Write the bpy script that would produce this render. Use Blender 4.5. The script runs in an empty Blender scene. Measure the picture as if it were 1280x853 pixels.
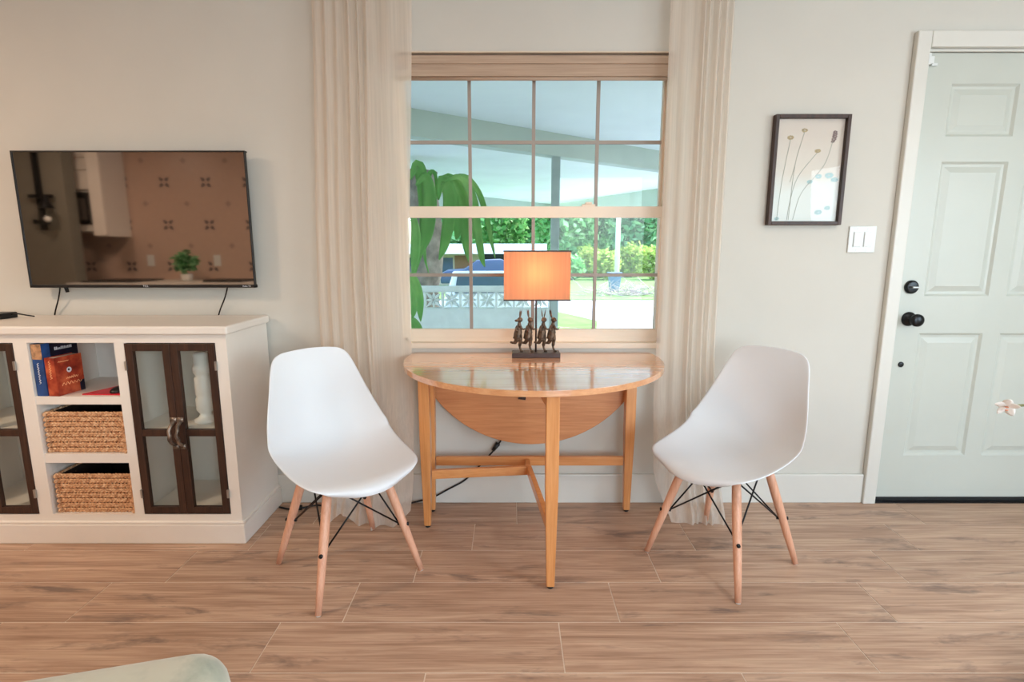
import bpy, bmesh, math, random
from mathutils import Vector, Matrix, noise
PI = math.pi
sc = bpy.context.scene
COL = sc.collection

# ------------------------------------------------------------------ camera, world, lights, exposure
cam_d = bpy.data.cameras.new('camera'); cam = bpy.data.objects.new('camera', cam_d); COL.objects.link(cam)
cam_d.sensor_width = 36; cam_d.lens = 36*664/1280; cam_d.shift_x = 0.0016; cam_d.clip_start = 0.02
cam.location = (0, 0, 1.21); cam.rotation_euler = (math.radians(90-9.66), 0, 0)
sc.camera = cam
sc.view_settings.view_transform = 'Standard'; sc.view_settings.look = 'None'
sc.view_settings.gamma = 1; sc.view_settings.use_curve_mapping = False
sc.view_settings.exposure = -0.06
sc.cycles.use_denoising = True
sc.cycles.max_bounces = 10; sc.cycles.transparent_max_bounces = 24; sc.cycles.diffuse_bounces = 5
sc.cycles.sample_clamp_indirect = 6; sc.cycles.caustics_reflective = False; sc.cycles.caustics_refractive = False

w = bpy.data.worlds.new('world'); sc.world = w; w.use_nodes = True
wn = w.node_tree.nodes; wl = w.node_tree.links
sky = wn.new('ShaderNodeTexSky'); sky.sky_type = 'NISHITA'; sky.sun_disc = False
sky.sun_elevation = math.radians(52); sky.sun_rotation = math.radians(70); sky.air_density = 1.0; sky.dust_density = 3.0
wl.new(sky.outputs[0], wn['Background'].inputs[0]); wn['Background'].inputs[1].default_value = 1.15

def light(kind, name, loc, energy, color, size=None, aim=None, size_y=None):
    d = bpy.data.lights.new(name, kind); d.energy = energy; d.color = color
    o = bpy.data.objects.new(name, d); COL.objects.link(o); o.location = loc
    if kind == 'AREA':
        d.size = size
        if size_y: d.shape = 'RECTANGLE'; d.size_y = size_y
    elif kind == 'POINT': d.shadow_soft_size = size or 0.03
    if aim is not None:
        o.rotation_euler = (Vector(aim)-Vector(loc)).to_track_quat('-Z', 'Y').to_euler()
    return o
sun = light('SUN', 'sun', (6, 6, 12), 1.9, (1, .96, .9), aim=(6-7, 6-2.0, 12-9)); sun.data.angle = math.radians(1.0)
# daylight entering by the glazed openings of the rear and right walls (behind the camera)
light('AREA', 'daylight_rear', (1.9, -3.30, 1.30), 110, (.74, .88, 1.0), 2.3, (1.6, 2.0, 1.0), 2.0)
light('AREA', 'daylight_right', (3.32, 0.0, 1.35), 40, (.74, .88, 1.0), 1.5, (0, 1.2, 1.0), 1.3)

# ------------------------------------------------------------------ helpers
def tag(o, label=None, cat=None, group=None, kind=None):
    if label: o['label'] = label
    if cat: o['category'] = cat
    if group: o['group'] = group
    if kind: o['kind'] = kind
    return o
def thing(name, label, cat, loc=(0, 0, 0), rz=0, group=None):
    o = bpy.data.objects.new(name, None); COL.objects.link(o); o.empty_display_size = .05
    o.location = loc; o.rotation_euler = (0, 0, rz)
    return tag(o, label, cat, group)
def world_m(o):
    m = Matrix.Identity(4)
    while o: m = o.matrix_basis @ m; o = o.parent
    return m
def obj(name, bm, m, parent=None, smooth=False, world=True, label=None):
    bmesh.ops.recalc_face_normals(bm, faces=bm.faces)
    if parent is not None and world: bm.transform(world_m(parent).inverted())
    me = bpy.data.meshes.new(name); bm.to_mesh(me); bm.free()
    if m: me.materials.append(m)
    if smooth:
        for p in me.polygons: p.use_smooth = True
    o = bpy.data.objects.new(name, me); COL.objects.link(o)
    if parent is not None: o.parent = parent
    if label: o['label'] = label
    return o
def bevel(o, wd=.003, seg=2):
    b = o.modifiers.new('b', 'BEVEL'); b.width = wd; b.segments = seg; b.limit_method = 'ANGLE'
    b.harden_normals = False
    return o
def box(bm, x0, x1, y0, y1, z0, z1, M=None):
    vs = [bm.verts.new((x, y, z)) for x in (x0, x1) for y in (y0, y1) for z in (z0, z1)]
    for f in ((0,1,3,2),(4,6,7,5),(0,4,5,1),(2,3,7,6),(0,2,6,4),(1,5,7,3)):
        bm.faces.new([vs[i] for i in f])
    if M is not None: bmesh.ops.transform(bm, matrix=M, verts=vs)
    return vs
def bx(*a, M=None):
    bm = bmesh.new(); box(bm, *a, M=M); return bm
def boxes(lst):
    bm = bmesh.new()
    for a in lst: box(bm, *a)
    return bm
def tube(bm, pts, radii, n=10, cap=True, squash=1.0):
    pts = [Vector(p) for p in pts]
    if not hasattr(radii, '__len__'): radii = [radii]*len(pts)
    rings = []; up = None
    for i, p in enumerate(pts):
        d = (pts[min(i+1, len(pts)-1)]-pts[max(i-1, 0)]).normalized()
        if up is None:
            up = Vector((0, 0, 1)) if abs(d.z) < .9 else Vector((1, 0, 0))
        a = d.cross(up).normalized(); b = a.cross(d).normalized(); up = b
        rings.append([bm.verts.new(p+(a*math.cos(2*PI*k/n)+b*squash*math.sin(2*PI*k/n))*radii[i]) for k in range(n)])
    for r0, r1 in zip(rings, rings[1:]):
        for k in range(n): bm.faces.new((r0[k], r0[(k+1) % n], r1[(k+1) % n], r1[k]))
    if cap: bm.faces.new(rings[0][::-1]); bm.faces.new(rings[-1])
    return bm
def tb(pts, r, n=10, **k):
    return tube(bmesh.new(), pts, r, n, **k)
def smoothpts(pts, k=6):
    P = [Vector(p) for p in pts]; P = [2*P[0]-P[1]]+P+[2*P[-1]-P[-2]]; out = []
    for i in range(1, len(P)-2):
        for j in range(k):
            t = j/k
            out.append(.5*((2*P[i])+(P[i+1]-P[i-1])*t+(2*P[i-1]-5*P[i]+4*P[i+1]-P[i+2])*t*t+(-P[i-1]+3*P[i]-3*P[i+1]+P[i+2])*t**3))
    out.append(P[-2]); return out
def lathe(bm, c, prof, n=20, axis='Z'):
    rings = []
    for r, h in prof:
        ring = []
        for k in range(n):
            a = 2*PI*k/n; x, y = r*math.cos(a), r*math.sin(a)
            v = (x, y, h) if axis == 'Z' else ((x, -h, y) if axis == '-Y' else (h, x, y))
            ring.append(bm.verts.new(Vector(c)+Vector(v)))
        rings.append(ring)
    for r0, r1 in zip(rings, rings[1:]):
        for k in range(n): bm.faces.new((r0[k], r0[(k+1) % n], r1[(k+1) % n], r1[k]))
    bm.faces.new(rings[0][::-1]); bm.faces.new(rings[-1])
    return bm
def prism(bm, poly, z0, z1):
    a = [bm.verts.new((x, y, z0)) for x, y in poly]; b = [bm.verts.new((x, y, z1)) for x, y in poly]
    n = len(poly); bm.faces.new(a[::-1]); bm.faces.new(b)
    for i in range(n): bm.faces.new((a[i], a[(i+1) % n], b[(i+1) % n], b[i]))
    return bm
def ball(bm, c, r, s=(1, 1, 1), sub=2):
    bmesh.ops.create_icosphere(bm, subdivisions=sub, radius=r, matrix=Matrix.Translation(c) @ Matrix.Diagonal((*s, 1)))
    return bm

# ------------------------------------------------------------------ materials
def srgb(c):
    return tuple(((v/255)/12.92 if v/255 <= .04045 else ((v/255+.055)/1.055)**2.4) for v in c)+(1,)
class NT:
    def __init__(s, name):
        s.m = bpy.data.materials.new(name); s.m.use_nodes = True; s.t = s.m.node_tree
        s.b = s.t.nodes['Principled BSDF']; s.out = s.t.nodes['Material Output']
    def n(s, t, **k):
        x = s.t.nodes.new(t)
        for a, v in k.items(): setattr(x, a, v)
        return x
    def l(s, a, b): s.t.links.new(a, b)
    def math(s, op, a, b=0.0, c=0.0):
        x = s.n('ShaderNodeMath', operation=op)
        for i, v in enumerate((a, b, c)):
            if isinstance(v, (int, float)): x.inputs[i].default_value = v
            else: s.l(v, x.inputs[i])
        return x.outputs[0]
    def ramp(s, f, stops):
        r = s.n('ShaderNodeValToRGB'); e = r.color_ramp.elements
        while len(e) < len(stops): e.new(.5)
        for x, (p, c) in zip(e, stops): x.position = p; x.color = c
        s.l(f, r.inputs[0]); return r.outputs[0]
    def mix(s, f, a, b, mode='MIX'):
        x = s.n('ShaderNodeMix', data_type='RGBA', blend_type=mode)
        for i, v in ((0, f), (6, a), (7, b)):
            if isinstance(v, (int, float, tuple)): x.inputs[i].default_value = v
            else: s.l(v, x.inputs[i])
        return x.outputs[2]
    def coord(s, scale=(1, 1, 1), kind='Object', rand=0.0):
        tc = s.n('ShaderNodeTexCoord'); mp = s.n('ShaderNodeMapping'); s.l(tc.outputs[kind], mp.inputs[0])
        mp.inputs['Scale'].default_value = scale
        if rand:
            oi = s.n('ShaderNodeObjectInfo'); s.l(s.math('MULTIPLY', oi.outputs['Random'], rand), mp.inputs['Location'])
        return mp.outputs[0]
    def noise(s, v, scale, detail=4, rough=.55, dist=0):
        x = s.n('ShaderNodeTexNoise'); s.l(v, x.inputs['Vector'])
        x.inputs['Scale'].default_value = scale; x.inputs['Detail'].default_value = detail
        x.inputs['Roughness'].default_value = rough; x.inputs['Distortion'].default_value = dist
        return x.outputs[0]
    def bump(s, h, st=.1, d=.01):
        x = s.n('ShaderNodeBump'); x.inputs['Strength'].default_value = st; x.inputs['Distance'].default_value = d
        s.l(h, x.inputs['Height']); s.l(x.outputs[0], s.b.inputs['Normal'])
def mat(name, c, rough=.5, metal=0, var=.06, scale=8, bump=0, spec=.5, stretch=(1, 1, 1), bscale=None, **k):
    t = NT(name); b = t.b; base = srgb(c)
    v = t.coord(stretch); f = t.noise(v, scale)
    d = tuple(x*(1-var*2) for x in base[:3])+(1,); u = tuple(min(1, x*(1+var)) for x in base[:3])+(1,)
    t.l(t.ramp(f, [(.3, d), (.7, u)]), b.inputs['Base Color'])
    b.inputs['Roughness'].default_value = rough; b.inputs['Metallic'].default_value = metal
    b.inputs['Specular IOR Level'].default_value = spec
    if bump: t.bump(t.noise(v, bscale or scale*6), bump, .003)
    for a, x in k.items(): b.inputs[a.replace('_', ' ')].default_value = x
    return t.m
def wood(name, c1, c2, c3, rough=.35, axis=0, scale=1.0, rand=0.0, coat=0.0, bump=.05, spec=.5, knots=False, kind='Object'):
    t = NT(name); st = [14*scale]*3; st[axis] = 1.0*scale
    v = t.coord(tuple(st), kind, rand)
    f = t.noise(v, 2.2, 8, .62, .6)
    col = t.ramp(f, [(.30, srgb(c1)), (.5, srgb(c2)), (.68, srgb(c3))])
    st2 = [60*scale]*3; st2[axis] = 1.6*scale
    v2 = t.coord(tuple(st2), kind, rand); g = t.noise(v2, 2.5, 3, .5)
    col = t.mix(.35, col, t.ramp(g, [(.35, srgb(c1)), (.65, srgb(c3))]))
    if knots:
        st3 = [7.0]*3; st3[axis] = 1.5
        v3 = t.coord(tuple(st3), kind, rand*1.7); k = t.noise(v3, 1.7, 5, .7, .4)
        km = t.ramp(k, [(.56, (0, 0, 0, 1)), (.68, (1, 1, 1, 1))])
        col = t.mix(t.math('MULTIPLY', km, .75), col, srgb((112, 94, 86)))
        oi = t.n('ShaderNodeObjectInfo')
        hs = t.n('ShaderNodeHueSaturation'); t.l(col, hs.inputs['Color'])
        t.l(t.math('ADD', t.math('MULTIPLY', oi.outputs['Random'], .12), .94), hs.inputs['Value'])
        col = hs.outputs[0]
    t.l(col, t.b.inputs['Base Color']); t.b.inputs['Roughness'].default_value = rough
    t.b.inputs['Coat Weight'].default_value = coat; t.b.inputs['Coat Roughness'].default_value = .12
    t.b.inputs['Specular IOR Level'].default_value = spec
    if coat > .9: t.b.inputs['Coat IOR'].default_value = 1.75
    t.bump(g, bump, .002)
    return t.m
M = {}
M['wall'] = mat('wall_paint', (208, 205, 196), .75, var=.012, scale=3, bump=.06, bscale=160, spec=.25)
M['ceil'] = mat('ceiling_paint', (236, 233, 226), .85, var=.01, scale=3, bump=.1, bscale=90)
M['trim'] = mat('trim_paint', (216, 214, 206), .38, var=.012, scale=4)
M['door'] = mat('door_paint', (194, 198, 189), .36, var=.012, scale=4)
M['plank'] = wood('plank_tile', (148, 116, 95), (184, 150, 126), (212, 182, 157), .42, 0, 1.0, 37.0, knots=True, spec=.4)
M['grout'] = mat('grout', (228, 214, 198), .8, var=.04, scale=30)
M['cab'] = mat('cabinet_paint', (236, 230, 221), .4, var=.015, scale=5)
M['darkwood'] = wood('dark_walnut', (30, 17, 12), (54, 32, 23), (78, 50, 37), .45, 2, 1.2)
M['iron'] = mat('black_iron', (150, 134, 120), .42, .7, var=.45, scale=30, bump=.2)
M['hw'] = mat('oil_rubbed_bronze', (46, 48, 50), .3, .8, var=.1, scale=20)
M['black'] = mat('black_plastic', (18, 18, 19), .4, var=.1)
M['rod'] = mat('black_steel', (26, 26, 28), .35, .5)
M['shell'] = mat('white_plastic', (226, 230, 234), .38, var=.006, scale=3)
M['beech'] = wood('beech', (205, 148, 118), (221, 166, 136), (232, 182, 152), .4, 2, 1.3)
M['table'] = wood('table_top_wood', (204, 138, 92), (220, 158, 110), (232, 176, 128), .16, 0, 1.0, coat=1.0, bump=0)
M['tableleg'] = wood('table_leg_wood', (198, 128, 70), (216, 148, 88), (228, 164, 106), .32, 2, 1.2, coat=.3)
M['tablerail'] = wood('table_rail_wood', (198, 128, 70), (216, 148, 88), (228, 164, 106), .32, 0, 1.2, coat=.3)
M['leaf_under'] = wood('table_leaf_wood', (188, 118, 72), (208, 140, 90), (222, 158, 108), .38, 0, 1.1, coat=.15)
M['bronze'] = mat('statue_bronze', (104, 84, 68), .42, .6, var=.35, scale=60, bump=.25)
M['lampbase'] = mat('lamp_base', (70, 52, 46), .4, .2, var=.1, scale=30)
M['vinyl'] = mat('window_vinyl', (234, 218, 198), .45, var=.01)
M['muntin'] = mat('muntin_vinyl_backlit', (160, 150, 140), .5, var=.01)  # darker than the frame vinyl: backlit shade put into the colour
M['plate'] = mat('switch_plastic', (222, 226, 224), .35, var=.005)
M['silver'] = mat('silver_metal', (180, 180, 178), .35, .9)
M['rubber'] = mat('rubber', (20, 20, 20), .7)
M['canvas'] = None

def glass(name, tint=(1, 1, 1, 1), gl=1.0):
    t = NT(name); tr = t.n('ShaderNodeBsdfTransparent'); g = t.n('ShaderNodeBsdfGlossy'); mx = t.n('ShaderNodeMixShader')
    tr.inputs[0].default_value = tint; g.inputs['Roughness'].default_value = .02
    fr = t.n('ShaderNodeFresnel'); fr.inputs[0].default_value = 1.45
    ge = t.n('ShaderNodeNewGeometry'); ff = t.math('SUBTRACT', 1.0, ge.outputs['Backfacing'])
    t.l(t.math('MULTIPLY', t.math('MULTIPLY', fr.outputs[0], gl), ff), mx.inputs[0])
    t.l(tr.outputs[0], mx.inputs[1]); t.l(g.outputs[0], mx.inputs[2]); t.l(mx.outputs[0], t.out.inputs[0])
    return t.m
M['glass'] = glass('window_glass', (.97, 1, .99, 1))
M['cabglass'] = glass('cabinet_glass', (.985, 1, .99, 1), 1.0)

def cloth(name, c, transp=.12, trans=.5, bscale=400):
    t = NT(name); d = t.n('ShaderNodeBsdfDiffuse'); tl = t.n('ShaderNodeBsdfTranslucent'); tr = t.n('ShaderNodeBsdfTransparent')
    v = t.coord((1, 1, .02)); f = t.noise(v, 120, 2)
    col = t.ramp(f, [(.3, srgb(tuple(int(x*.95) for x in c))), (.7, srgb(c))])
    t.l(col, d.inputs[0]); t.l(col, tl.inputs[0])
    m1 = t.n('ShaderNodeMixShader'); m1.inputs[0].default_value = trans; t.l(d.outputs[0], m1.inputs[1]); t.l(tl.outputs[0], m1.inputs[2])
    m2 = t.n('ShaderNodeMixShader'); m2.inputs[0].default_value = transp; t.l(m1.outputs[0], m2.inputs[1]); t.l(tr.outputs[0], m2.inputs[2])
    t.l(m2.outputs[0], t.out.inputs[0]); return t.m
M['curtain'] = cloth('sheer_linen', (242, 230, 216), .32, .42)
M['shade'] = cloth('lamp_shade_fabric', (250, 204, 166), .01, .6)
M['blind'] = None
t = NT('roller_blind'); v = t.coord((1, 1, 60)); f = t.noise(v, 3, 3)
t.l(t.ramp(f, [(.3, srgb((172, 148, 128))), (.7, srgb((192, 168, 146)))]), t.b.inputs['Base Color']); t.b.inputs['Roughness'].default_value = .8; M['blind'] = t.m

# ------------------------------------------------------------------ floor
WY = 2.43; TH = .20                                  # inner face of the window wall, wall thickness
fl = tag(obj('floor', bx(-5.7, 3.5, -3.5, WY, -.12, -.0015), M['grout']), kind='structure')
PL, PW = .917, .2135
pm = bmesh.new(); box(pm, .002, PL-.002, .002, PW-.002, -.006, .0)
me0 = bpy.data.meshes.new('plank'); pm.to_mesh(me0); pm.free(); me0.materials.append(M['plank'])
offs = {4: .03, 3: -.158, 2: -.36, 1: -.555, 0: -.758}
rnd = random.Random(4)
cnt = 0
for r in range(-23, 5):
    y = 1.3595+r*PW
    if y+PW > WY+.02: continue
    o0 = offs.get(r, rnd.uniform(0, PL))
    k0 = math.floor((-5.5-o0)/PL)
    for k in range(k0, 12):
        x = o0+k*PL
        if x > 3.3 or x+PL < -5.6: continue
        if y < -1.3 and x < -2.3: continue
        p = bpy.data.objects.new('plank', me0); COL.objects.link(p); p.parent = fl; p.location = (x, y, 0); cnt += 1
# ------------------------------------------------------------------ walls, ceiling
WX0, WX1, WZ0, WZ1 = -.50, .71, .775, 2.045           # window opening
DX0, DX1, DZ1 = 1.768, 2.690, 2.052                    # door opening
b = boxes([(-5.7, WX0, WY, WY+TH, -.12, 2.5), (WX0, WX1, WY, WY+TH, -.12, WZ0), (WX0, WX1, WY, WY+TH, WZ1, 2.5),
           (WX1, DX0, WY, WY+TH, -.12, 2.5), (DX0, DX1, WY, WY+TH, DZ1, 2.5), (DX1, 3.6, WY, WY+TH, -.12, 2.5),
           (DX0, DX1, WY+.10, WY+TH, -.12, DZ1), (DX0, DX1, WY, WY+.1, -.12, .0)])
tag(obj('wall_back', b, M['wall']), kind='structure')
tag(obj('ceiling', bx(-5.7, 3.6, -3.6, WY+TH, 2.44, 2.60), M['ceil']), kind='structure')
tag(obj('wall_left', bx(-5.8, -5.6, -3.6, WY, -.12, 2.5), M['wall']), kind='structure')
tag(obj('wall_right', boxes([(3.4, 3.6, .9, WY, -.12, 2.5), (3.4, 3.6, -3.6, -.9, -.12, 2.5), (3.4, 3.6, -.9, .9, -.12, .7), (3.4, 3.6, -.9, .9, 2.05, 2.5)]), M['wall']), kind='structure')
tag(obj('wall_front', boxes([(-2.2, .7, -3.6, -3.4, -.12, 2.5), (3.1, 3.6, -3.6, -3.4, -.12, 2.5), (.7, 3.1, -3.6, -3.4, 2.35, 2.5), (.7, 3.1, -3.6, -3.4, -.12, .25), (-2.3, -2.1, -3.6, -.951, -.12, 2.5)]), M['wall']), kind='structure')
# glazed openings behind the camera
def plain_window(name, plane, a0, a1, z0, z1, along_x):
    def bb(u0, u1, zz0, zz1, d=.05):
        return (u0, u1, plane-d/2, plane+d/2, zz0, zz1) if along_x else (plane-d/2, plane+d/2, u0, u1, zz0, zz1)
    mid = (a0+a1)/2
    wdw = tag(thing(name, None, None), kind='structure')
    obj('frame', boxes([bb(a0, a0+.05, z0, z1), bb(a1-.05, a1, z0, z1), bb(mid-.03, mid+.03, z0, z1), bb(a0, a1, z0, z0+.05), bb(a0, a1, z1-.05, z1)]), M['trim'], wdw)
    for u0, u1 in ((a0+.05, mid-.03), (mid+.03, a1-.05)):
        obj('pane', boxes([bb(u0, u1, z0+.05, z1-.05, .006)]), M['glass'], wdw)
plain_window('window_2', -3.5, .7, 3.1, .25, 2.35, True)
plain_window('window_3', 3.5, -.9, .9, .7, 2.05, False)

# baseboards
tag(bevel(obj('baseboard_back', boxes([(-5.6, 1.706, WY-.016, WY, 0, .146), (2.755, 3.4, WY-.016, WY, 0, .146)]), M['trim']), .004), kind='structure')
tag(bevel(obj('baseboard_right', bx(3.384, 3.4, -3.4, WY-.017, 0, .146), M['trim']), .004), kind='structure')

# door casing
c = boxes([(1.706, 1.766, WY-.028, WY, 0, 2.118), (2.692, 2.752, WY-.028, WY, 0, 2.118), (1.766, 2.692, WY-.028, WY, 2.054, 2.118)])
tag(bevel(obj('trim_1', c, M['trim']), .005), kind='structure')
# ------------------------------------------------------------------ door
door = tag(thing('door_1', None, None, (1.774, 2.445, 0)), kind='structure')
dx0, dx1, dy0, dy1, dz0, dz1 = 1.775, 2.686, 2.436, 2.478, .018, 2.040
cols = [(1.897, 2.192), (2.272, 2.567)]
rows = [(.235, .832), (1.004, 1.596), (1.702, 1.918)]
sl = []
sl.append((dx0, cols[0][0], dy0, dy1, dz0, dz1)); sl.append((cols[0][1], cols[1][0], dy0, dy1, dz0, dz1)); sl.append((cols[1][1], dx1, dy0, dy1, dz0, dz1))
zs = [dz0]+[z for r in rows for z in r]+[dz1]
for cc in cols:
    for i in range(0, 8, 2): sl.append((cc[0], cc[1], dy0, dy1, zs[i], zs[i+1]))
obj('slab', boxes(sl), M['door'], door)
for cc in cols:
    for rr in rows:
        bm = bmesh.new()
        def ring(ins, y):
            return [bm.verts.new((x, y, z)) for x, z in ((cc[0]+ins, rr[0]+ins), (cc[1]-ins, rr[0]+ins), (cc[1]-ins, rr[1]-ins), (cc[0]+ins, rr[1]-ins))]
        prof = [(0, dy0), (.010, dy0+.009), (.018, dy0+.010), (.022, dy0+.010), (.046, dy0+.002), (.050, dy0+.002)]
        rs = [ring(*p) for p in prof]
        for r0, r1 in zip(rs, rs[1:]):
            for k in range(4): bm.faces.new((r0[k], r0[(k+1) % 4], r1[(k+1) % 4], r1[k]))
        bm.faces.new(rs[-1])
        back = ring(0, dy1); bm.faces.new(back[::-1])
        for k in range(4): bm.faces.new((rs[0][k], rs[0][(k+1) % 4], back[(k+1) % 4], back[k]))
        obj('panel', bm, M['door'], door)
obj('sweep', boxes([(dx0, dx1, dy0-.006, dy0+.001, .003, .022)]), M['rubber'], door)
obj('jamb', boxes([(DX0, dx0-.003, WY-.004, WY+.10, 0, DZ1), (dx1+.002, DX1, WY-.004, WY+.1, 0, DZ1), (DX0, DX1, WY-.004, WY+.1, dz1+.003, DZ1)]), M['trim'], door)
obj('threshold', boxes([(DX0, DX1, WY-.02, WY+.1, -.0, .006)]), M['rod'], door)
k = obj('door_knob', lathe(bmesh.new(), (1.838, dy0, .899), [(.033, 0), (.033, .006), (.028, .012), (.013, .016), (.012, .034), (.024, .040), (.029, .052), (.028, .062), (.020, .068), (.004, .070)], 28, '-Y'), M['hw'], door, True)
d = obj('deadbolt', lathe(bmesh.new(), (1.831, dy0, 1.046), [(.031, 0), (.031, .008), (.026, .015), (.022, .016), (.003, .016)], 28, '-Y'), M['hw'], door, True)
bevel(obj('thumb_turn', bx(1.817, 1.845, dy0-.034, dy0-.012, 1.0415, 1.0505), M['silver'], d, world=True), .003)
obj('lock_hole', lathe(bmesh.new(), (1.829, dy0, .684), [(.013, 0), (.013, .004), (.009, .006), (.002, .006)], 20, '-Y'), M['hw'], door, True)
bevel(obj('security_latch', boxes([(1.758, 1.796, dy0-.020, dy0-.012, 1.992, 2.022), (1.758, 1.772, dy0-.034, dy0-.012, 1.985, 2.030), (1.790, 1.815, dy0-.016, dy0, 1.985, 1.996)]), M['plate'], door), .002)

# ------------------------------------------------------------------ window_1
win = tag(thing('window_1', None, None, ((WX0+WX1)/2, WY+.05, WZ0)), kind='structure')
FY0, FY1 = WY+.045, WY+.13
obj('frame', boxes([(WX0, WX0+.018, FY0, FY1, WZ0, WZ1), (WX1-.018, WX1, FY0, FY1, WZ0, WZ1), (WX0, WX1, FY0, FY1, WZ1-.03, WZ1), (WX0, WX1, FY0, FY1, WZ0, WZ0+.03)]), M['vinyl'], win)
obj('jamb_liner', boxes([(WX0-.001, WX0+.003, WY, FY0, WZ0, WZ1), (WX1-.003, WX1+.001, WY, FY0, WZ0, WZ1), (WX0, WX1, WY, FY0, WZ1-.004, WZ1+.001)]), M['vinyl'], win)
obj('window_sill', bevel_bm if False else boxes([(WX0, WX1, WY-.006, FY0+.005, WZ0-.012, WZ0+.012)]), M['vinyl'], win)
def sash(name, x0, x1, z0, z1, y, rb, rt, rs):
    s = obj(name, boxes([(x0, x0+rs, y, y+.03, z0, z1), (x1-rs, x1, y, y+.03, z0, z1), (x0+rs, x1-rs, y, y+.03, z0, z0+rb), (x0+rs, x1-rs, y, y+.03, z1-rt, z1),
                        (x0+rs, x1-rs, y+.004, y+.026, z0+rb, z0+rb+.006)]), M['vinyl'], win)
    gx0, gx1, gz0, gz1 = x0+rs, x1-rs, z0+rb, z1-rt
    mw = .0075; xs = [gx0+(gx1-gx0)*i/4 for i in range(5)]; zm = (gz0+gz1)/2
    for i in (1, 2, 3): obj('muntin', bx(xs[i]-mw, xs[i]+mw, y+.006, y+.020, gz0, gz1), M['muntin'], s)
    obj('muntin', bx(gx0, gx1, y+.0065, y+.0195, zm-mw, zm+mw), M['muntin'], s)
    for i in range(4):
        for a0, a1 in ((gz0, zm), (zm, gz1)):
            obj('pane', bx(xs[i]+mw*(i > 0), xs[i+1]-mw*(i < 3), y+.012, y+.015, a0+mw*(a0 == zm), a1-mw*(a1 == zm)), M['glass'], s)
sash('lower_sash', WX0+.014, WX1-.014, WZ0+.012, 1.408, WY+.048, .052, .050, .014)
sash('upper_sash', WX0+.014, WX1-.014, 1.362, WZ1-.02, WY+.082, .04, .04, .014)
bevel(obj('sash_lock', boxes([(.325, .385, WY+.046, WY+.07, 1.408, 1.418), (.34, .37, WY+.04, WY+.06, 1.418, 1.427)]), M['vinyl'], win), .002)

blind = thing('roller_blind', 'beige woven roller blind rolled up at the top of the window', 'blind', (.105, WY+.02, 1.99))
obj('headrail', boxes([(WX0+.006, WX1-.006, WY+.004, WY+.044, 1.998, 2.030)]), M['blind'], blind)
obj('valance', boxes([(WX0+.008, WX1-.008, WY+.012, WY+.040, 1.950, 1.998)]), M['blind'], blind)
obj('bottom_bar', tb([(WX0+.01, WY+.026, 1.944), (WX1-.01, WY+.026, 1.944)], .008, 10), M['blind'], blind, True)

# ------------------------------------------------------------------ curtains and rod
rod = thing('curtain_rod', 'thin curtain rod above the window carrying both linen curtains', 'curtain rod', (.08, 2.35, 2.34))
obj('pole', tb([(-.90, 2.35, 2.34), (1.04, 2.35, 2.34)], .011, 12), M['hw'], rod, True)
for x in (-.905, 1.045): obj('finial', ball(bmesh.new(), (x, 2.35, 2.34), .022), M['hw'], rod, True)
for x in (-.86, 1.0): obj('bracket', boxes([(x-.006, x+.006, 2.345, WY, 2.325, 2.335)]), M['hw'], rod)
def lerp_tab(tab, z):
    for (z0, a), (z1, b_) in zip(tab, tab[1:]):
        if z1 <= z <= z0 or z0 <= z <= z1:
            t_ = (z-z0)/(z1-z0); t_ = t_*t_*(3-2*t_)
            return a+(b_-a)*t_
    return tab[-1][1]
def curtain(xl, xr, yb, folds, seed, hem, cx):
    bm = bmesh.new(); NU, NV = 150, 60; g = []
    rr = random.Random(seed)
    for j in range(NV+1):
        row = []
        for i in range(NU+1):
            u = i/NU; hz = hem(u)
            z = 2.36+(hz-2.36)*j/NV
            x = lerp_tab(xl, z)+(lerp_tab(xr, z)-lerp_tab(xl, z))*u
            s = 0
            for (fu, fw, fa, drift) in folds:
                c_ = fu+drift*(1-z/2.3)
                s += fa*math.exp(-((u-c_)/fw)**2)*(1.0 if z > .5 else .8)
            s += .0025*math.sin(u*31+seed+z*.8)+.010*noise.noise(Vector((u*5, z*.8, seed)))
            low = max(0, .35-z)
            s += low*.10*noise.noise(Vector((u*5, z*4, seed+3)))
            row.append(bm.verts.new((x+.02*low*math.sin(u*14), lerp_tab(yb, z)-s, max(z, .004))))
        g.append(row)
    for j in range(NV):
        for i in range(NU): bm.faces.new((g[j][i], g[j][i+1], g[j+1][i+1], g[j+1][i]))
    return bm
foldsL = [(.04, .05, .02, 0), (.14, .035, .022, .02), (.25, .035, .018, .02), (.38, .03, .035, .06), (.46, .02, .03, .12), (.56, .035, .030, .04), (.80, .14, .010, 0)]
foldsR = [(.10, .12, .006, 0), (.30, .10, .010, 0), (.52, .03, .028, -.04), (.60, .025, .022, -.04), (.74, .04, .03, -.03), (.84, .025, .03, -.03), (.95, .03, .025, 0)]
hemL = lambda u: .004+.05*max(0, math.sin(u*9-.5))*(u < .6)+.06*max(0, u-.85)/.15
hemR = lambda u: .004+.22*max(0, 1-u/.17)**1.2
cl = obj('curtain', curtain([(2.4, -.80), (.9, -.845), (.0, -.84)], [(2.4, -.398), (.9, -.442), (.25, -.436), (0, -.455)], [(2.4, 2.35), (.6, 2.34), (.15, 2.25), (0, 2.20)], foldsL, 1.3, hemL, 0), M['curtain'], None, True)
tag(cl, 'cream linen curtain left of the window, behind the left white chair', 'curtain')
cr = obj('curtain', curtain([(2.4, .648), (.7, .652), (.2, .648), (0, .67)], [(2.4, .908), (.9, .915), (0, .96)], [(2.4, 2.35), (.6, 2.34), (.15, 2.27), (0, 2.22)], foldsR, 5.1, hemR, 0), M['curtain'], None, True)
tag(cr, 'cream linen curtain right of the window, behind the right white chair', 'curtain')

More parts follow.
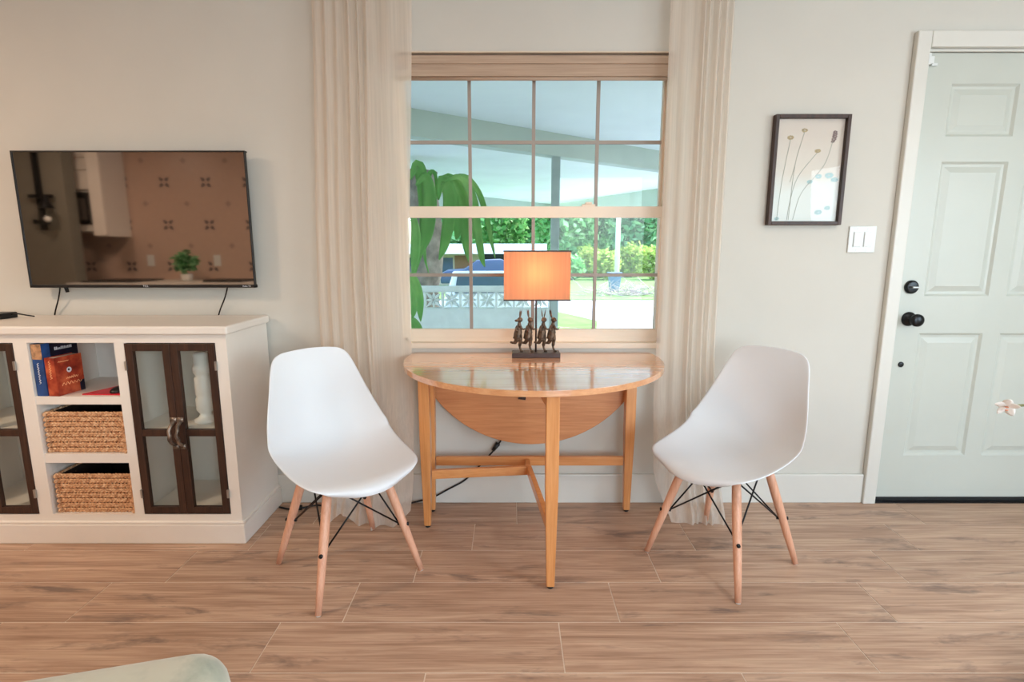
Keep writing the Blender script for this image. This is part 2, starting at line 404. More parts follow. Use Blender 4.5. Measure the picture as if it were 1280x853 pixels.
# ------------------------------------------------------------------ chairs
def chair_shell():
    # centre line (forward, height), half width, side lift, for stations from front lip to top edge
    ST = [(.262, .398, .120, .000), (.262, .412, .145, .001), (.252, .425, .172, .004), (.222, .433, .200, .009), (.170, .432, .217, .018), (.105, .427, .226, .030), (.035, .422, .231, .046),
          (-.035, .420, .235, .064), (-.100, .427, .237, .082), (-.150, .450, .236, .094), (-.186, .492, .232, .092), (-.210, .550, .222, .076), (-.229, .62, .203, .054), (-.246, .69, .183, .036),
          (-.260, .745, .169, .022), (-.270, .788, .154, .012), (-.276, .813, .134, .006), (-.279, .826, .108, .003)]
    T = smoothpts([(a, b_, w_) for a, b_, w_, k_ in ST], 3)
    T2 = smoothpts([(k_, 0, 0) for a, b_, w_, k_ in ST], 3)
    bm = bmesh.new(); NU = 24; g = []; n_ = len(T)
    for i, p in enumerate(T):
        a, c_ = T[max(i-1, 0)], T[min(i+1, n_-1)]
        tx, tz = c_.x-a.x, c_.y-a.y; L = math.hypot(tx, tz) or 1; tx /= L; tz /= L
        nx, nz = tz, -tx
        q = i/(n_-1); fr_ = max(0, 1-q/.40)**1.3; tp_ = max(0, (q-.78)/.22)
        row = []
        for j in range(NU+1):
            u = -1+2*j/NU; ua = abs(u)
            cur = T2[i].x*(ua**2.2); xx = p.z*u
            row.append(bm.verts.new((xx, p.x+nx*cur-fr_*.050*ua**2.2, p.y+nz*cur-tp_*.010*ua**2.2+fr_*.010*ua**2)))
        g.append(row)
    for i in range(len(g)-1):
        for j in range(NU): bm.faces.new((g[i][j], g[i][j+1], g[i+1][j+1], g[i+1][j]))
    return bm
def make_chair(label):
    t = thing('dining_chair', label, 'chair', group='white moulded shell chairs')
    s = obj('seat_shell', chair_shell(), M['shell'], t, True)
    so = s.modifiers.new('s', 'SOLIDIFY'); so.thickness = .006; so.offset = 0
    ss = s.modifiers.new('d', 'SUBSURF'); ss.levels = 1; ss.render_levels = 1
    h, ht, zt = .200, .105, .400
    P_ = {}
    for sx in (-1, 1):
        for sy in (-1, 1):
            f = Vector((sx*h, sy*h, .004)); tp = Vector((sx*ht, sy*ht, zt))
            P_[sx, sy] = (f, tp)
            pts = [f+(tp-f)*q for q in (0, .25, .6, .85, 1)]
            lg = obj('leg', tb(pts, [.0105, .0135, .0165, .0165, .015], 14), M['beech'], t, True)
            obj('foot_glide', tb([f-Vector((0, 0, .003)), f+(tp-f)*.012], .0085, 12), M['plate'], lg, True)
            q = f+(tp-f)*.47
            out = Vector((sx, sy, 0)).normalized()
            obj('bolt', tb([q-out*.022, q+out*.020], [.007, .007], 10), M['rod'], lg, True)
    fr = bmesh.new()
    for (a, b_) in (((-1, 1), (1, 1)), ((-1, -1), (1, -1)), ((-1, -1), (-1, 1)), ((1, -1), (1, 1))):
        for p, q in ((a, b_), (b_, a)):
            f, tp = P_[p]; f2, tp2 = P_[q]
            lo = f+(tp-f)*.47; lo = lo-Vector((p[0], p[1], 0))*.012
            hi = tp2+Vector((-q[0]*.014, -q[1]*.014, -.012))
            tube(fr, [lo, hi], .0032, 8)
    obj('cross_brace', fr, M['rod'], t, True)
    fb = bmesh.new()
    for s1 in (-1, 1):
        tube(fb, [(s1*.105, -.12, .392), (s1*.105, .12, .392)], .0065, 8)
        tube(fb, [(-.12, s1*.105, .388), (.12, s1*.105, .388)], .0065, 8)
        for s2 in (-1, 1): lathe(fb, (s1*.105, s2*.105, .385), [(.018, 0), (.018, .028)], 12)
    obj('mounting_frame', fb, M['rod'], t)
    return t
def dup(root, loc, rz, label=None):
    r = root.copy(); COL.objects.link(r); r.location = loc; r.rotation_euler = (0, 0, rz)
    if label: r['label'] = label
    for ch in list(root.children):
        c_ = ch.copy(); COL.objects.link(c_); c_.parent = r
        for g in ch.children:
            d_ = g.copy(); COL.objects.link(d_); d_.parent = c_
    return r
ch1 = make_chair('white shell chair with wooden dowel legs beside the white media console')
bpy.context.view_layer.update()
dup(ch1, (.8355, 1.946, 0), math.radians(126), 'white shell chair with wooden dowel legs to the right of the table, nearest the door')
ch1.location = (-.624, 1.883, 0); ch1.rotation_euler = (0, 0, math.radians(-139))

# ------------------------------------------------------------------ drop-leaf gateleg table
tab = thing('drop_leaf_table', 'honey wood gateleg table with half round top under the window', 'table', (.09, 2.2, 0))
TX, TY, TR, TZ = .097, 2.265, .552, .75; CUT = 2.392
HINGE = 2.09
def circ(y0, y1, r=TR, n=64):
    pts = []
    for k in range(n):
        a = 2*PI*k/n; x, y = TX+r*math.cos(a), TY+r*math.sin(a)
        pts.append((x, min(max(y, y0), y1)))
    out = []
    for p in pts:
        if not out or (Vector(p)-Vector(out[-1])).length > .002: out.append(p)
    return out
def clip_circle(y0, y1, n=48):
    f = lambda y: math.sqrt(max(0, TR*TR-(y-TY)**2))
    ys = [y0+(y1-y0)*.5*(1-math.cos(PI*k/n)) for k in range(n+1)]
    r_ = [(TX+f(y), y) for y in ys]; l_ = [(TX-f(y), y) for y in reversed(ys)]
    pts = r_+l_; out = []
    for p in pts:
        if not out or (Vector(p)-Vector(out[-1])).length > .0015: out.append(p)
    if (Vector(out[0])-Vector(out[-1])).length < .0015: out.pop()
    return out
o = obj('fixed_top', prism(bmesh.new(), clip_circle(HINGE+.0006, CUT), TZ-.022, TZ), M['table'], tab); bevel(o, .003, 2)
o = obj('raised_leaf', prism(bmesh.new(), clip_circle(TY-TR, HINGE-.0006), TZ-.022, TZ), M['table'], tab); bevel(o, .007, 3)
# leaf hanging against the wall
bm = bmesh.new(); pts = []
hw = math.sqrt(TR**2-(CUT-TY)**2); n = 40
a0 = math.asin((CUT-TY)/TR)
poly = []
for k in range(n+1):
    a = a0+(PI-2*a0)*k/n
    poly.append((TX+TR*math.cos(a), TZ-.012-((TY+TR*math.sin(a))-CUT)))
f = [bm.verts.new((x, CUT-.016, z)) for x, z in poly]; bk = [bm.verts.new((x, CUT+.004, z)) for x, z in poly]
bm.faces.new(f); bm.faces.new(bk[::-1]); N = len(poly)
for i in range(N): bm.faces.new((f[i], f[(i+1) % N], bk[(i+1) % N], bk[i]))
lf = obj('dropped_leaf', bm, M['leaf_under'], tab); bevel(lf, .003)
Mx = Matrix.Translation((.058, CUT-.018, .566)) @ Matrix.Rotation(math.radians(8), 4, 'Y')
obj('latch_block', bx(-.017, .017, -.006, .006, -.034, .034, M=Mx), M['darkwood'], lf)
def tleg(x, y, z1, name='leg', z0=.010, s1=.023, s0=.0145, parent=tab):
    bm = bmesh.new(); r = []
    for z, s in ((z0, s0), (z1*.55, s1), (z1, s1)):
        r.append([bm.verts.new((x+a*s, y+b_*s, z)) for a, b_ in ((-1, -1), (1, -1), (1, 1), (-1, 1))])
    for r0, r1 in zip(r, r[1:]):
        for k in range(4): bm.faces.new((r0[k], r0[(k+1) % 4], r1[(k+1) % 4], r1[k]))
    bm.faces.new(r[0][::-1]); bm.faces.new(r[-1])
    o = bevel(obj(name, bm, M['tableleg'], parent), .003)
    obj('glide', lathe(bmesh.new(), (x, y, 0), [(.010, 0), (.012, .003), (.011, .011), (.004, .011)], 14), M['rubber'], o)
    return o
LT = TZ-.022
tleg(-.366, 2.335, LT); tleg(.545, 2.335, LT); tleg(-.366, 2.190, LT); tleg(.145, 1.757, LT)
def beam(a, b_, hw_, hz, name, m='tablerail', parent=tab):
    a = Vector(a); b_ = Vector(b_); d = (b_-a); L = d.length; ang = math.atan2(d.y, d.x)
    return bevel(obj(name, bx(0, L, -hw_, hw_, -hz, hz, M=Matrix.Translation(a) @ Matrix.Rotation(ang, 4, 'Z')), M[m], parent), .002)
beam((-.343, 2.335, .250), (.522, 2.335, .250), .010, .021, 'stretcher')
beam((-.343, 2.335, .700), (.522, 2.335, .700), .010, .026, 'apron')
beam((-.343, 2.190, .247), (.075, 2.235, .247), .010, .020, 'gate_rail')
beam((-.343, 2.190, .700), (.075, 2.235, .700), .010, .026, 'gate_rail')
beam((.083, 2.240, .247), (.135, 1.775, .247), .010, .020, 'gate_rail')
beam((.083, 2.240, .700), (.135, 1.775, .700), .010, .026, 'gate_rail')
beam((.079, 2.315, .247), (.079, 2.250, .247), .012, .018, 'hinge_block')
bevel(obj('gate_post', bx(.066, .094, 2.222, 2.250, .227, LT-.0), M['tableleg'], tab), .002) if False else None

# ------------------------------------------------------------------ lamp with four hares
LX, LY = .112, 2.300
lamp = thing('table_lamp', 'lit orange box shade lamp on four dancing hare figures', 'lamp', (LX, LY, TZ))
bevel(obj('base', bx(LX-.105, LX+.105, LY-.042, LY+.042, TZ, TZ+.021), M['lampbase'], lamp), .002)
obj('stem', tb([(LX, LY, TZ+.02), (LX, LY, 1.19)], .0042, 10), M['lampbase'], lamp, True)
def hare(cx, sgn, turn, ears, tx=0):
    bm = bmesh.new(); Z = TZ+.021
    def p(x, y, z): return (cx+sgn*x, LY+y, Z+z)
    # standing leg and foot
    tube(bm, smoothpts([p(.004, 0, .075), p(.006, 0, .045), p(.004, .003, .022), p(.010, 0, .004)], 3), [.011]*3+[.0075]*3+[.005]*3+[.004], 8)
    tube(bm, [p(.006, 0, .004), p(.020, -.004, .003)], [.005, .0035], 8)
    # raised leg kicking back
    tube(bm, smoothpts([p(-.004, -.004, .070), p(-.012, -.006, .048), p(-.022, -.004, .040), p(-.038, -.004, .044)], 3), [.0125]*3+[.009]*3+[.0055]*3+[.004], 8)
    # body, neck
    tube(bm, smoothpts([p(-.004, 0, .052), p(-.006, 0, .068), p(-.002, 0, .090), p(.002, 0, .110), p(.002, 0, .124), p(.004, 0, .136)], 3), [.011]*2+[.0185]*3+[.018]*2+[.0145]*2+[.011]*2+[.009]*2+[.007]*3, 10)
    # head with muzzle
    ball(bm, p(.005, -.002, .142), .0115, (1.1, .9, .95)); ball(bm, p(.009*turn, -.009, .139), .0075, (1.3, 1, .8))
    # ears
    for e in ears:
        tube(bm, smoothpts([p(.001+e*.4, 0, .148), p(e, .002, .165), p(e*1.5, .004, .188)], 3), [.003]*2+[.0055]*3+[.0035, .0015], 8, squash=.5)
    # arms
    tube(bm, smoothpts([p(.006, -.010, .116), p(.016, -.012, .102), p(.028, -.012, .104)], 3), [.006]*2+[.0045]*3+[.0035]*2, 8)
    tube(bm, smoothpts([p(-.006, -.010, .116), p(-.014, -.014, .100), p(-.004, -.018, .092)], 3), [.006]*2+[.0045]*3+[.0035]*2, 8)
    # tail
    ball(bm, p(-.020, .003, .062), .006)
    o = obj('hare_figure', bm, M['bronze'], lamp, True)
    r = o.modifiers.new('r', 'REMESH'); r.mode = 'VOXEL'; r.voxel_size = .0017; r.use_smooth_shade = True
hare(LX-.075, 1, -1, (.004, .009)); hare(LX-.030, 1, 1, (-.006, -.002)); hare(LX+.030, 1, .1, (-.004, .008)); hare(LX+.072, 1, 1, (-.010, -.005))
SX, SY0, SY1, SZ0, SZ1 = .139, LY-.070, LY+.070, 1.004, 1.208
bm = bmesh.new()
def shade_wall(x0, x1, y0, y1, z0, z1):
    v_ = [bm.verts.new(q) for q in ((x0, y0, z0), (x1, y0, z0), (x1, y1, z0), (x0, y1, z0), (x0, y0, z1), (x1, y0, z1), (x1, y1, z1), (x0, y1, z1))]
    for k_ in range(4): bm.faces.new((v_[k_], v_[(k_+1) % 4], v_[4+(k_+1) % 4], v_[4+k_]))
shade_wall(LX-SX, LX+SX, SY0, SY1, SZ0, SZ1)
shd = obj('lamp_shade', bm, M['shade'], lamp); so = shd.modifiers.new('s', 'SOLIDIFY'); so.thickness = .0015
for z in (SZ0, SZ1):
    e = .0018; q = .0028
    obj('shade_trim', boxes([(LX-SX-e, LX+SX+e, SY0-e, SY0+e, z-q, z+q), (LX-SX-e, LX+SX+e, SY1-e, SY1+e, z-q, z+q), (LX-SX-e, LX-SX+e, SY0-e, SY1+e, z-q, z+q), (LX+SX-e, LX+SX+e, SY0-e, SY1+e, z-q, z+q)]), M['lampbase'], shd)
obj('spider', boxes([(LX-SX, LX+SX, LY-.0015, LY+.0015, SZ1-.012, SZ1-.009)]), M['rod'], shd)
t = NT('bulb_glow'); t.b.inputs['Emission Color'].default_value = (1, .72, .48, 1); t.b.inputs['Emission Strength'].default_value = 48; M['bulb'] = t.m
BZ = 1.118
obj('bulb', ball(bmesh.new(), (LX, LY-.008, BZ), .026), M['bulb'], lamp, True)

# lamp cord under the table
cd = obj('power_cord', tb(smoothpts([(.02, 2.415, .40), (-.03, 2.414, .34), (-.075, 2.412, .275), (-.15, 2.411, .19), (-.22, 2.409, .12), (-.30, 2.405, .075), (-.375, 2.402, .035), (-.46, 2.40, .012), (-.55, 2.38, .006), (-.80, 2.37, .006)], 5), .0042, 8), M['black'], None, True)
tag(cd, 'black lamp cord hanging under the drop leaf table along the wall', 'cord')
obj('plug', tb([(-.058, 2.411, .305), (-.083, 2.411, .270)], [.012, .009], 10), M['black'], cd, True)
c2 = obj('power_cord', tb(smoothpts([(-1.10, 2.36, .006), (-1.04, 2.34, .006), (-.99, 2.35, .006), (-.93, 2.38, .006), (-.86, 2.36, .006)], 5), .0045, 8), M['black'], None, True)
tag(c2, 'black cord on the floor between media console and left chair', 'cord')
obj('plug', tb([(-1.035, 2.335, .013), (-.985, 2.345, .013)], [.012, .012], 10), M['black'], c2, True)

# ------------------------------------------------------------------ media console
con = thing('media_console', 'cream painted media console with dark glazed doors under the television', 'cabinet', (-1.735, 2.24, 0))
F = 2.060; XR, XL = -1.118, -2.352
bevel(obj('top', bx(XL-.018, XR+.016, 2.040, WY-.0175, .886, .920), M['cab'], con), .008, 3)
obj('side_panel', bx(XR-.018, XR, F+.02, WY-.018, .098, .886), M['cab'], con)
obj('side_panel', bx(XL, XL+.018, F+.02, WY-.018, .098, .886), M['cab'], con)
obj('back_panel', bx(XL+.018, XR-.018, WY-.030, WY-.018, .09, .886), M['cab'], con)
obj('bottom_panel', bx(XL+.018, XR-.018, F+.02, WY-.030, .10, .126), M['cab'], con)
bevel(obj('plinth', boxes([(XL-.012, XR+.012, 2.048, WY-.018, 0, .086)]), M['cab'], con), .004)
bevel(obj('plinth_moulding', boxes([(XL-.010, XR+.010, 2.051, WY-.018, .086, .098)]), M['cab'], con), .005, 3)
obj('face_frame', boxes([(XL, XR, F, F+.02, .852, .886), (XL, XR, F, F+.02, .098, .127), (-1.163, XR, F, F+.02, .127, .852), (-1.562, -1.523, F, F+.02, .127, .852),
                         (-1.960, -1.905, F, F+.02, .127, .852), (XL, -2.320, F, F+.02, .127, .852)]), M['cab'], con)
obj('divider', bx(-1.565, -1.545, F+.02, WY-.030, .126, .886), M['cab'], con)
obj('divider', bx(-1.925, -1.905, F+.02, WY-.030, .126, .886), M['cab'], con)
for z0, z1 in ((.600, .633), (.352, .391)): obj('shelf', bx(-1.905, -1.562, F+.002, WY-.030, z0, z1), M['cab'], con)
for a, b_ in ((-1.545, XR-.018), (XL+.018, -1.925)): obj('shelf', bx(a, b_, F+.03, WY-.030, .470, .492), M['cab'], con)
def cdoor(x0, x1, inner):
    z0, z1 = .130, .849; s = .030; zm0, zm1 = .467, .495
    y0, y1 = F-.003, F+.017
    d_ = bevel(obj('door', boxes([(x0, x0+s, y0, y1, z0, z1), (x1-s, x1, y0, y1, z0, z1), (x0+s, x1-s, y0, y1, z0, z0+s), (x0+s, x1-s, y0, y1, z1-s, z1), (x0+s, x1-s, y0, y1, zm0, zm1)]), M['darkwood'], con), .002)
    for a, b_ in ((z0+s, zm0), (zm1, z1-s)): obj('pane', bx(x0+s, x1-s, y0+.010, y0+.013, a, b_), M['cabglass'], d_)
    hx = x1-.013 if inner > 0 else x0+.013
    hb = bmesh.new()
    for z in (.425, .538): box(hb, hx-.0125, hx+.0125, y0-.005, y0, z-.010, z+.010)
    pts = [(hx, y0-.004, .433), (hx, y0-.022, .445), (hx+inner*-.004, y0-.032, .465), (hx, y0-.035, .482), (hx+inner*-.004, y0-.032, .499), (hx, y0-.022, .518), (hx, y0-.004, .530)]
    tube(hb, smoothpts(pts, 4), .0075, 8)
    obj('handle', hb, M['iron'], d_, True)
    ox = x0 if inner > 0 else x1
    for z in (.22, .76): obj('hinge', boxes([(ox-.004, ox+.004, y0-.005, y0+.004, z-.018, z+.018)]), M['silver'], d_)
cdoor(-1.521, -1.3440, 1); cdoor(-1.3425, -1.165, -1)
cdoor(-2.318, -2.1410, 1); cdoor(-2.1395, -1.962, -1)

# things in the console
cdl = obj('candle_holder', lathe(bmesh.new(), (-1.297, 2.18, .492), [(.045, 0), (.045, .012), (.030, .020), (.022, .035), (.034, .055), (.034, .10), (.028, .11), (.032, .125), (.032, .19), (.024, .20), (.034, .215), (.036, .24), (.028, .25), (.030, .29), (.020, .30)], 24), M['cab'], None, True)
tag(cdl, 'white turned candle holder behind the right glazed doors of the console', 'candle holder')
t = NT('seagrass'); v = t.coord((1, 1, 1)); f = t.noise(v, 60, 4)
t.l(t.ramp(f, [(.3, srgb((164, 112, 76))), (.5, srgb((212, 162, 118))), (.7, srgb((234, 196, 156)))]), t.b.inputs['Base Color']); t.b.inputs['Roughness'].default_value = .75; M['grass'] = t.m
M['inside'] = mat('basket_inside', (44, 30, 22), .8, var=.3, scale=30)
def basket(x0, x1, y0, y1, z0, z1, label, seed):
    t_ = thing('storage_basket', label, 'basket', ((x0+x1)/2, (y0+y1)/2, z0))
    rr = random.Random(seed)
    obj('body', boxes([(x0+.006, x1-.006, y0+.006, y0+.012, z0+.003, z1-.008), (x0+.006, x1-.006, y1-.012, y1-.006, z0+.003, z1-.008), (x0+.006, x0+.012, y0+.012, y1-.012, z0+.003, z1-.008), (x1-.012, x1-.006, y0+.012, y1-.012, z0+.003, z1-.008), (x0+.006, x1-.006, y0+.006, y1-.006, z0+.001, z0+.006)]), M['inside'], t_)
    nr = 8; rh = (z1-z0)/nr
    for r in range(nr):
        bm = bmesh.new(); zc = z0+rh*(r+.5)
        for side in range(4):
            if side == 2: continue
            if side == 0: A, B, nrm = Vector((x0, y0, zc)), Vector((x1, y0, zc)), Vector((0, -1, 0))
            elif side == 1: A, B, nrm = Vector((x1, y0, zc)), Vector((x1, y1, zc)), Vector((1, 0, 0))
            else: A, B, nrm = Vector((x0, y1, zc)), Vector((x0, y0, zc)), Vector((-1, 0, 0))
            L = (B-A).length; d_ = (B-A)/L; st = .0145; m_ = int(L/st)
            for i in range(m_+1):
                for q in (0, 1):
                    c_ = A+d_*min(L, (i+.5*q+.3*(r % 2))*st)-nrm*.006+Vector((0, 0, (q-.5)*rh*.42))
                    slope = (.5 if q == 0 else -.5)*rr.uniform(.6, 1.3)
                    ax = (d_+Vector((0, 0, slope))).normalized(); bz = nrm; cz = ax.cross(bz)
                    R = Matrix((ax, bz, cz)).transposed().to_4x4()
                    sc_ = rr.uniform(.85, 1.15)
                    bmesh.ops.create_icosphere(bm, subdivisions=1, radius=1, matrix=Matrix.Translation(c_) @ R @ Matrix.Diagonal((.0115*sc_, .0062*sc_, rh*.27, 1)))
        o_ = obj('woven_row', bm, M['grass'], t_, True)
    return t_
basket(-1.895, -1.572, 2.075, 2.38, .391, .565, 'woven seagrass basket on the middle shelf of the console', 1)
basket(-1.890, -1.570, 2.075, 2.38, .126, .298, 'woven seagrass basket at the bottom of the console, below the other', 2)

# books
M['bblue'] = mat('book_blue', (38, 76, 134), .35, var=.2, scale=25)
M['bnavy'] = mat('book_navy', (12, 18, 42), .35, var=.3, scale=25)
M['pages'] = mat('book_pages', (232, 220, 198), .8, var=.05, scale=200)
t = NT('book_red'); v = t.coord((1, 1, 1)); f = t.noise(v, 14, 3, .6)
t.l(t.ramp(f, [(.3, srgb((92, 22, 20))), (.5, srgb((160, 58, 38))), (.68, srgb((206, 104, 66)))]), t.b.inputs['Base Color']); t.b.inputs['Roughness'].default_value = .3; M['bred'] = t.m
M['face'] = mat('book_portrait', (196, 150, 112), .4, var=.3, scale=60)
M['white_ink'] = mat('pale_ink', (214, 216, 222), .5)
M['orange_ink'] = mat('orange_ink', (240, 172, 120), .5)
def squiggle(x0, x1, z0, h, y, seed, r=.0009, n=14, dirv=False):
    rr = random.Random(seed); bm = bmesh.new(); pts = []
    for i in range(n):
        a = x0+(x1-x0)*i/(n-1); zz = z0+(h if i % 2 else 0)*rr.uniform(.6, 1)
        pts.append((zz, y, a) if dirv else (a, y, zz))
    return tube(bm, smoothpts(pts, 3), r, 5)
def book(name, w_, d_, h_, cover, spine, label, loc, rz, tilt=0, cov2=None):
    t_ = thing(name, label, 'book'); e = .0025
    obj('cover', boxes([(0, e, -d_, 0, 0, h_), (w_-e, w_, -d_, 0, 0, h_), (e, w_-e, -d_, -d_+e, 0, h_)]), cover, t_)
    obj('pages', bx(e, w_-e, -d_+e, -.003, .003, h_-.003), M['pages'], t_)
    t_.location = loc; t_.rotation_euler = (0, tilt, rz)
    return t_
# blue book: spine towards the room, front cover turned to the right
B1 = book('book', .044, .160, .212, M['bblue'], None, 'thick blue hardback on the top shelf with a portrait on its spine', (-1.887, 2.229, .6332), math.radians(-5))
obj('portrait', bx(.0, .044, -.1612, -.1602, .150, .2115), M['face'], B1, world=False)
obj('title_strip', squiggle(.05, .135, .018, .008, -.1608, 3, .0013, 18, True), M['white_ink'], B1, world=False)
obj('cover_band', bx(.0441, .0447, -.125, -.002, .100, .2115), M['bnavy'], B1, world=False)
sq = bmesh.new(); rr = random.Random(2)
for i in range(11): box(sq, .0446, .0452, -.105+.0072*i, -.105+.0072*i+.0052, .178, .178+rr.uniform(.008, .013))
obj('cover_title', sq, M['white_ink'], B1, world=False)
B2 = book('book', .043, .120, .156, M['bred'], None, 'thick red paperback on the top shelf leaning beside the blue hardback', (-1.840, 2.187, .6332), math.radians(-6))
obj('emblem', lathe(bmesh.new(), (.0430, -.062, .098), [(.0001, 0), (.011, .0004), (.0108, .0008), (.0001, .0009)], 20, 'X'), M['white_ink'], B2, world=False)
obj('emblem_centre', lathe(bmesh.new(), (.0435, -.064, .099), [(.0001, 0), (.0045, .0004), (.0043, .0009), (.0001, .001)], 16, 'X'), M['bnavy'], B2, world=False)
def side_squig(y0, y1, z0, h, seed, x=.0433):
    rr = random.Random(seed); pts = []
    n = 12
    for i in range(n): pts.append((x, y0+(y1-y0)*i/(n-1), z0+(h if i % 2 else 0)*rr.uniform(.5, 1)))
    return tube(bmesh.new(), smoothpts(pts, 3), .0012, 5)
sg = side_squig(-.078, -.025, .062, .012, 4); s2 = side_squig(-.100, -.012, .038, .013, 5)
obj('cover_title', sg, M['orange_ink'], B2, world=False); obj('cover_title', s2, M['orange_ink'], B2, world=False)
obj('author_line', side_squig(-.105, -.06, .135, .004, 8), M['orange_ink'], B2, world=False)
obj('spine_title', squiggle(.07, .145, .017, .009, -.1206, 6, .0013, 16, True), M['orange_ink'], B2, world=False)
obj('cover_corner', bx(.0431, .0435, -.022, -.0005, .0, .045), M['bnavy'], B2, world=False)
M['redcard'] = mat('red_card', (206, 36, 52), .4, var=.05)
fo = obj('folder', prism(bmesh.new(), [(-1.735, 2.085), (-1.575, 2.080), (-1.573, 2.30), (-1.650, 2.30)], .6332, .638), M['redcard'])
tag(fo, 'flat red folder lying on the top shelf of the console', 'folder')
mo = bmesh.new(); ball(mo, (-1.613, 2.125, .640), .03, (.95, 1.3, .65), 3)
for v_ in mo.verts: v_.co.z = max(v_.co.z, .6385)
tag(obj('computer_mouse', mo, M['black'], None, True), 'small black computer mouse on the red folder', 'mouse')

# ------------------------------------------------------------------ television
tv = thing('television', 'flat black television on the wall above the cream media console', 'television', (-1.626, 2.38, 1.05))
TX0, TX1, TZ0, TZ1, TYF = -2.125, -1.128, 1.048, 1.629, 2.360
t = NT('screen'); t.b.inputs['Base Color'].default_value = (.36, .335, .325, 1); t.b.inputs['Metallic'].default_value = 1; t.b.inputs['Roughness'].default_value = .035
v = t.coord(); M['screen'] = t.m
bevel(obj('bezel', boxes([(TX0, TX0+.006, TYF-.004, TYF+.010, TZ0, TZ1), (TX1-.006, TX1, TYF-.004, TYF+.010, TZ0, TZ1), (TX0, TX1, TYF-.004, TYF+.02, TZ1-.006, TZ1), (TX0, TX1, TYF-.004, TYF+.02, TZ0, TZ0+.014)]), M['black'], tv), .0015)
obj('screen', bx(TX0+.006, TX1-.006, TYF, TYF+.008, TZ0+.014, TZ1-.006), M['screen'], tv)
obj('housing', boxes([(TX0+.002, TX1-.002, TYF+.008, TYF+.014, TZ0+.002, TZ1-.002), (TX0+.15, TX1-.15, TYF+.014, TYF+.045, TZ0+.02, TZ1-.18)]), M['black'], tv)
obj('wall_mount', boxes([(-1.90, -1.86, TYF+.03, WY, 1.20, 1.55), (-1.40, -1.36, TYF+.03, WY, 1.20, 1.55), (-1.95, -1.30, WY-.015, WY, 1.30, 1.45)]), M['rod'], tv)
for x in (-2.025, -1.274):
    obj('release_cord', tb(smoothpts([(x+.012, 2.385, TZ0+.03), (x, 2.392, 1.035), (x-.022, 2.402, .99), (x-.050, 2.414, .945), (x-.072, 2.421, .895)], 4), .0030, 8), M['rod'], tv, True)
obj('cord_pull', tb([(-1.995, 2.385, TZ0+.02), (-1.985, 2.385, TZ0-.022)], [.008, .007], 8), M['rod'], tv, True)
def text_obj(s, size, loc, m, parent, rot=(PI/2, 0, 0), ext=.0004):
    c_ = bpy.data.curves.new('lettering', 'FONT'); c_.body = s; c_.size = size; c_.extrude = ext; c_.align_x = 'CENTER'
    c_.materials.append(m); o_ = bpy.data.objects.new('lettering', c_); COL.objects.link(o_)
    if parent:
        o_.parent = parent; o_.location = world_m(parent).inverted() @ Vector(loc)
    else: o_.location = loc
    o_.rotation_euler = rot
    me_ = bpy.data.meshes.new_from_object(o_.evaluated_get(bpy.context.evaluated_depsgraph_get())); n2 = bpy.data.objects.new('lettering', me_); COL.objects.link(n2)
    n2.parent = parent; n2.location = o_.location; n2.rotation_euler = rot; n2['kind'] = 'stuff'; bpy.data.objects.remove(o_); return n2
text_obj('TCL', .014, (-1.612, TYF-.0046, TZ0+.003), M['white_ink'], tv)
text_obj('Roku TV', .010, (-1.165, TYF-.0046, TZ0+.004), M['white_ink'], tv)
st = thing('set_top_box', 'small black box with a cable on the left of the console top', 'box', (-2.24, 2.27, .92))
bevel(obj('case', bx(-2.30, -2.172, 2.24, 2.33, .9205, .945), M['black'], st), .004)
obj('cable', tb(smoothpts([(-2.175, 2.30, .935), (-2.15, 2.30, .940), (-2.12, 2.31, .932), (-2.10, 2.33, .924)], 4), .003, 8), M['black'], st, True)

# ------------------------------------------------------------------ picture and switch plate
pic = thing('picture', 'dark framed print of wildflowers on the wall between curtain and door', 'picture', (1.299, WY, 1.32))
px0, px1, pz0, pz1 = 1.137, 1.461, 1.322, 1.786; fw = .016
bevel(obj('frame', boxes([(px0, px0+fw, WY-.032, WY-.002, pz0, pz1), (px1-fw, px1, WY-.032, WY-.002, pz0, pz1), (px0+fw, px1-fw, WY-.032, WY-.002, pz0, pz0+fw), (px0+fw, px1-fw, WY-.032, WY-.002, pz1-fw, pz1)]), M['darkwood'], pic), .002)
t = NT('print_paper_reflection'); tc = t.n('ShaderNodeTexCoord'); sp = t.n('ShaderNodeSeparateXYZ'); t.l(tc.outputs['Generated'], sp.inputs[0])
nz = t.noise(t.coord((1, 1, 1)), 9, 4)
col = t.ramp(t.math('ADD', sp.outputs['Z'], t.math('MULTIPLY', nz, .25)), [(.42, srgb((232, 234, 234))), (.62, srgb((226, 214, 206))), (1.0, srgb((216, 200, 192)))])  # glass reflection painted into the paper: whitish below, pinkish above
t.l(col, t.b.inputs['Base Color']); t.b.inputs['Roughness'].default_value = .5; M['paper'] = t.m
pr = obj('print', bx(px0+fw, px1-fw, WY-.012, WY-.006, pz0+fw, pz1-fw), M['paper'], pic)
M['stemink'] = mat('stem_ink', (160, 164, 158), .7); M['seedink'] = mat('seed_ink', (188, 166, 132), .7, var=.15, scale=80)
M['plumink'] = mat('plum_ink', (142, 118, 118), .7, var=.15, scale=80); M['blueink'] = mat('blue_ink', (176, 204, 208), .7, var=.08, scale=80)
sb = bmesh.new(); YP = WY-.0126
def pp(u, v_): return (px0+(px1-px0)*u, YP, pz1-(pz1-pz0)*v_)
stems = [[(.24, .22), (.17, .60), (.14, .95)], [(.42, .15), (.33, .45), (.30, .95)], [(.62, .33), (.38, .56), (.30, .80), (.28, .95)], [(.82, .20), (.72, .45), (.45, .70), (.36, .95)], [(.33, .45), (.28, .60)]]
for s_ in stems: tube(sb, smoothpts([pp(*q) for q in s_], 5), .0009, 5)
obj('drawn_stems', sb, M['stemink'], pr)
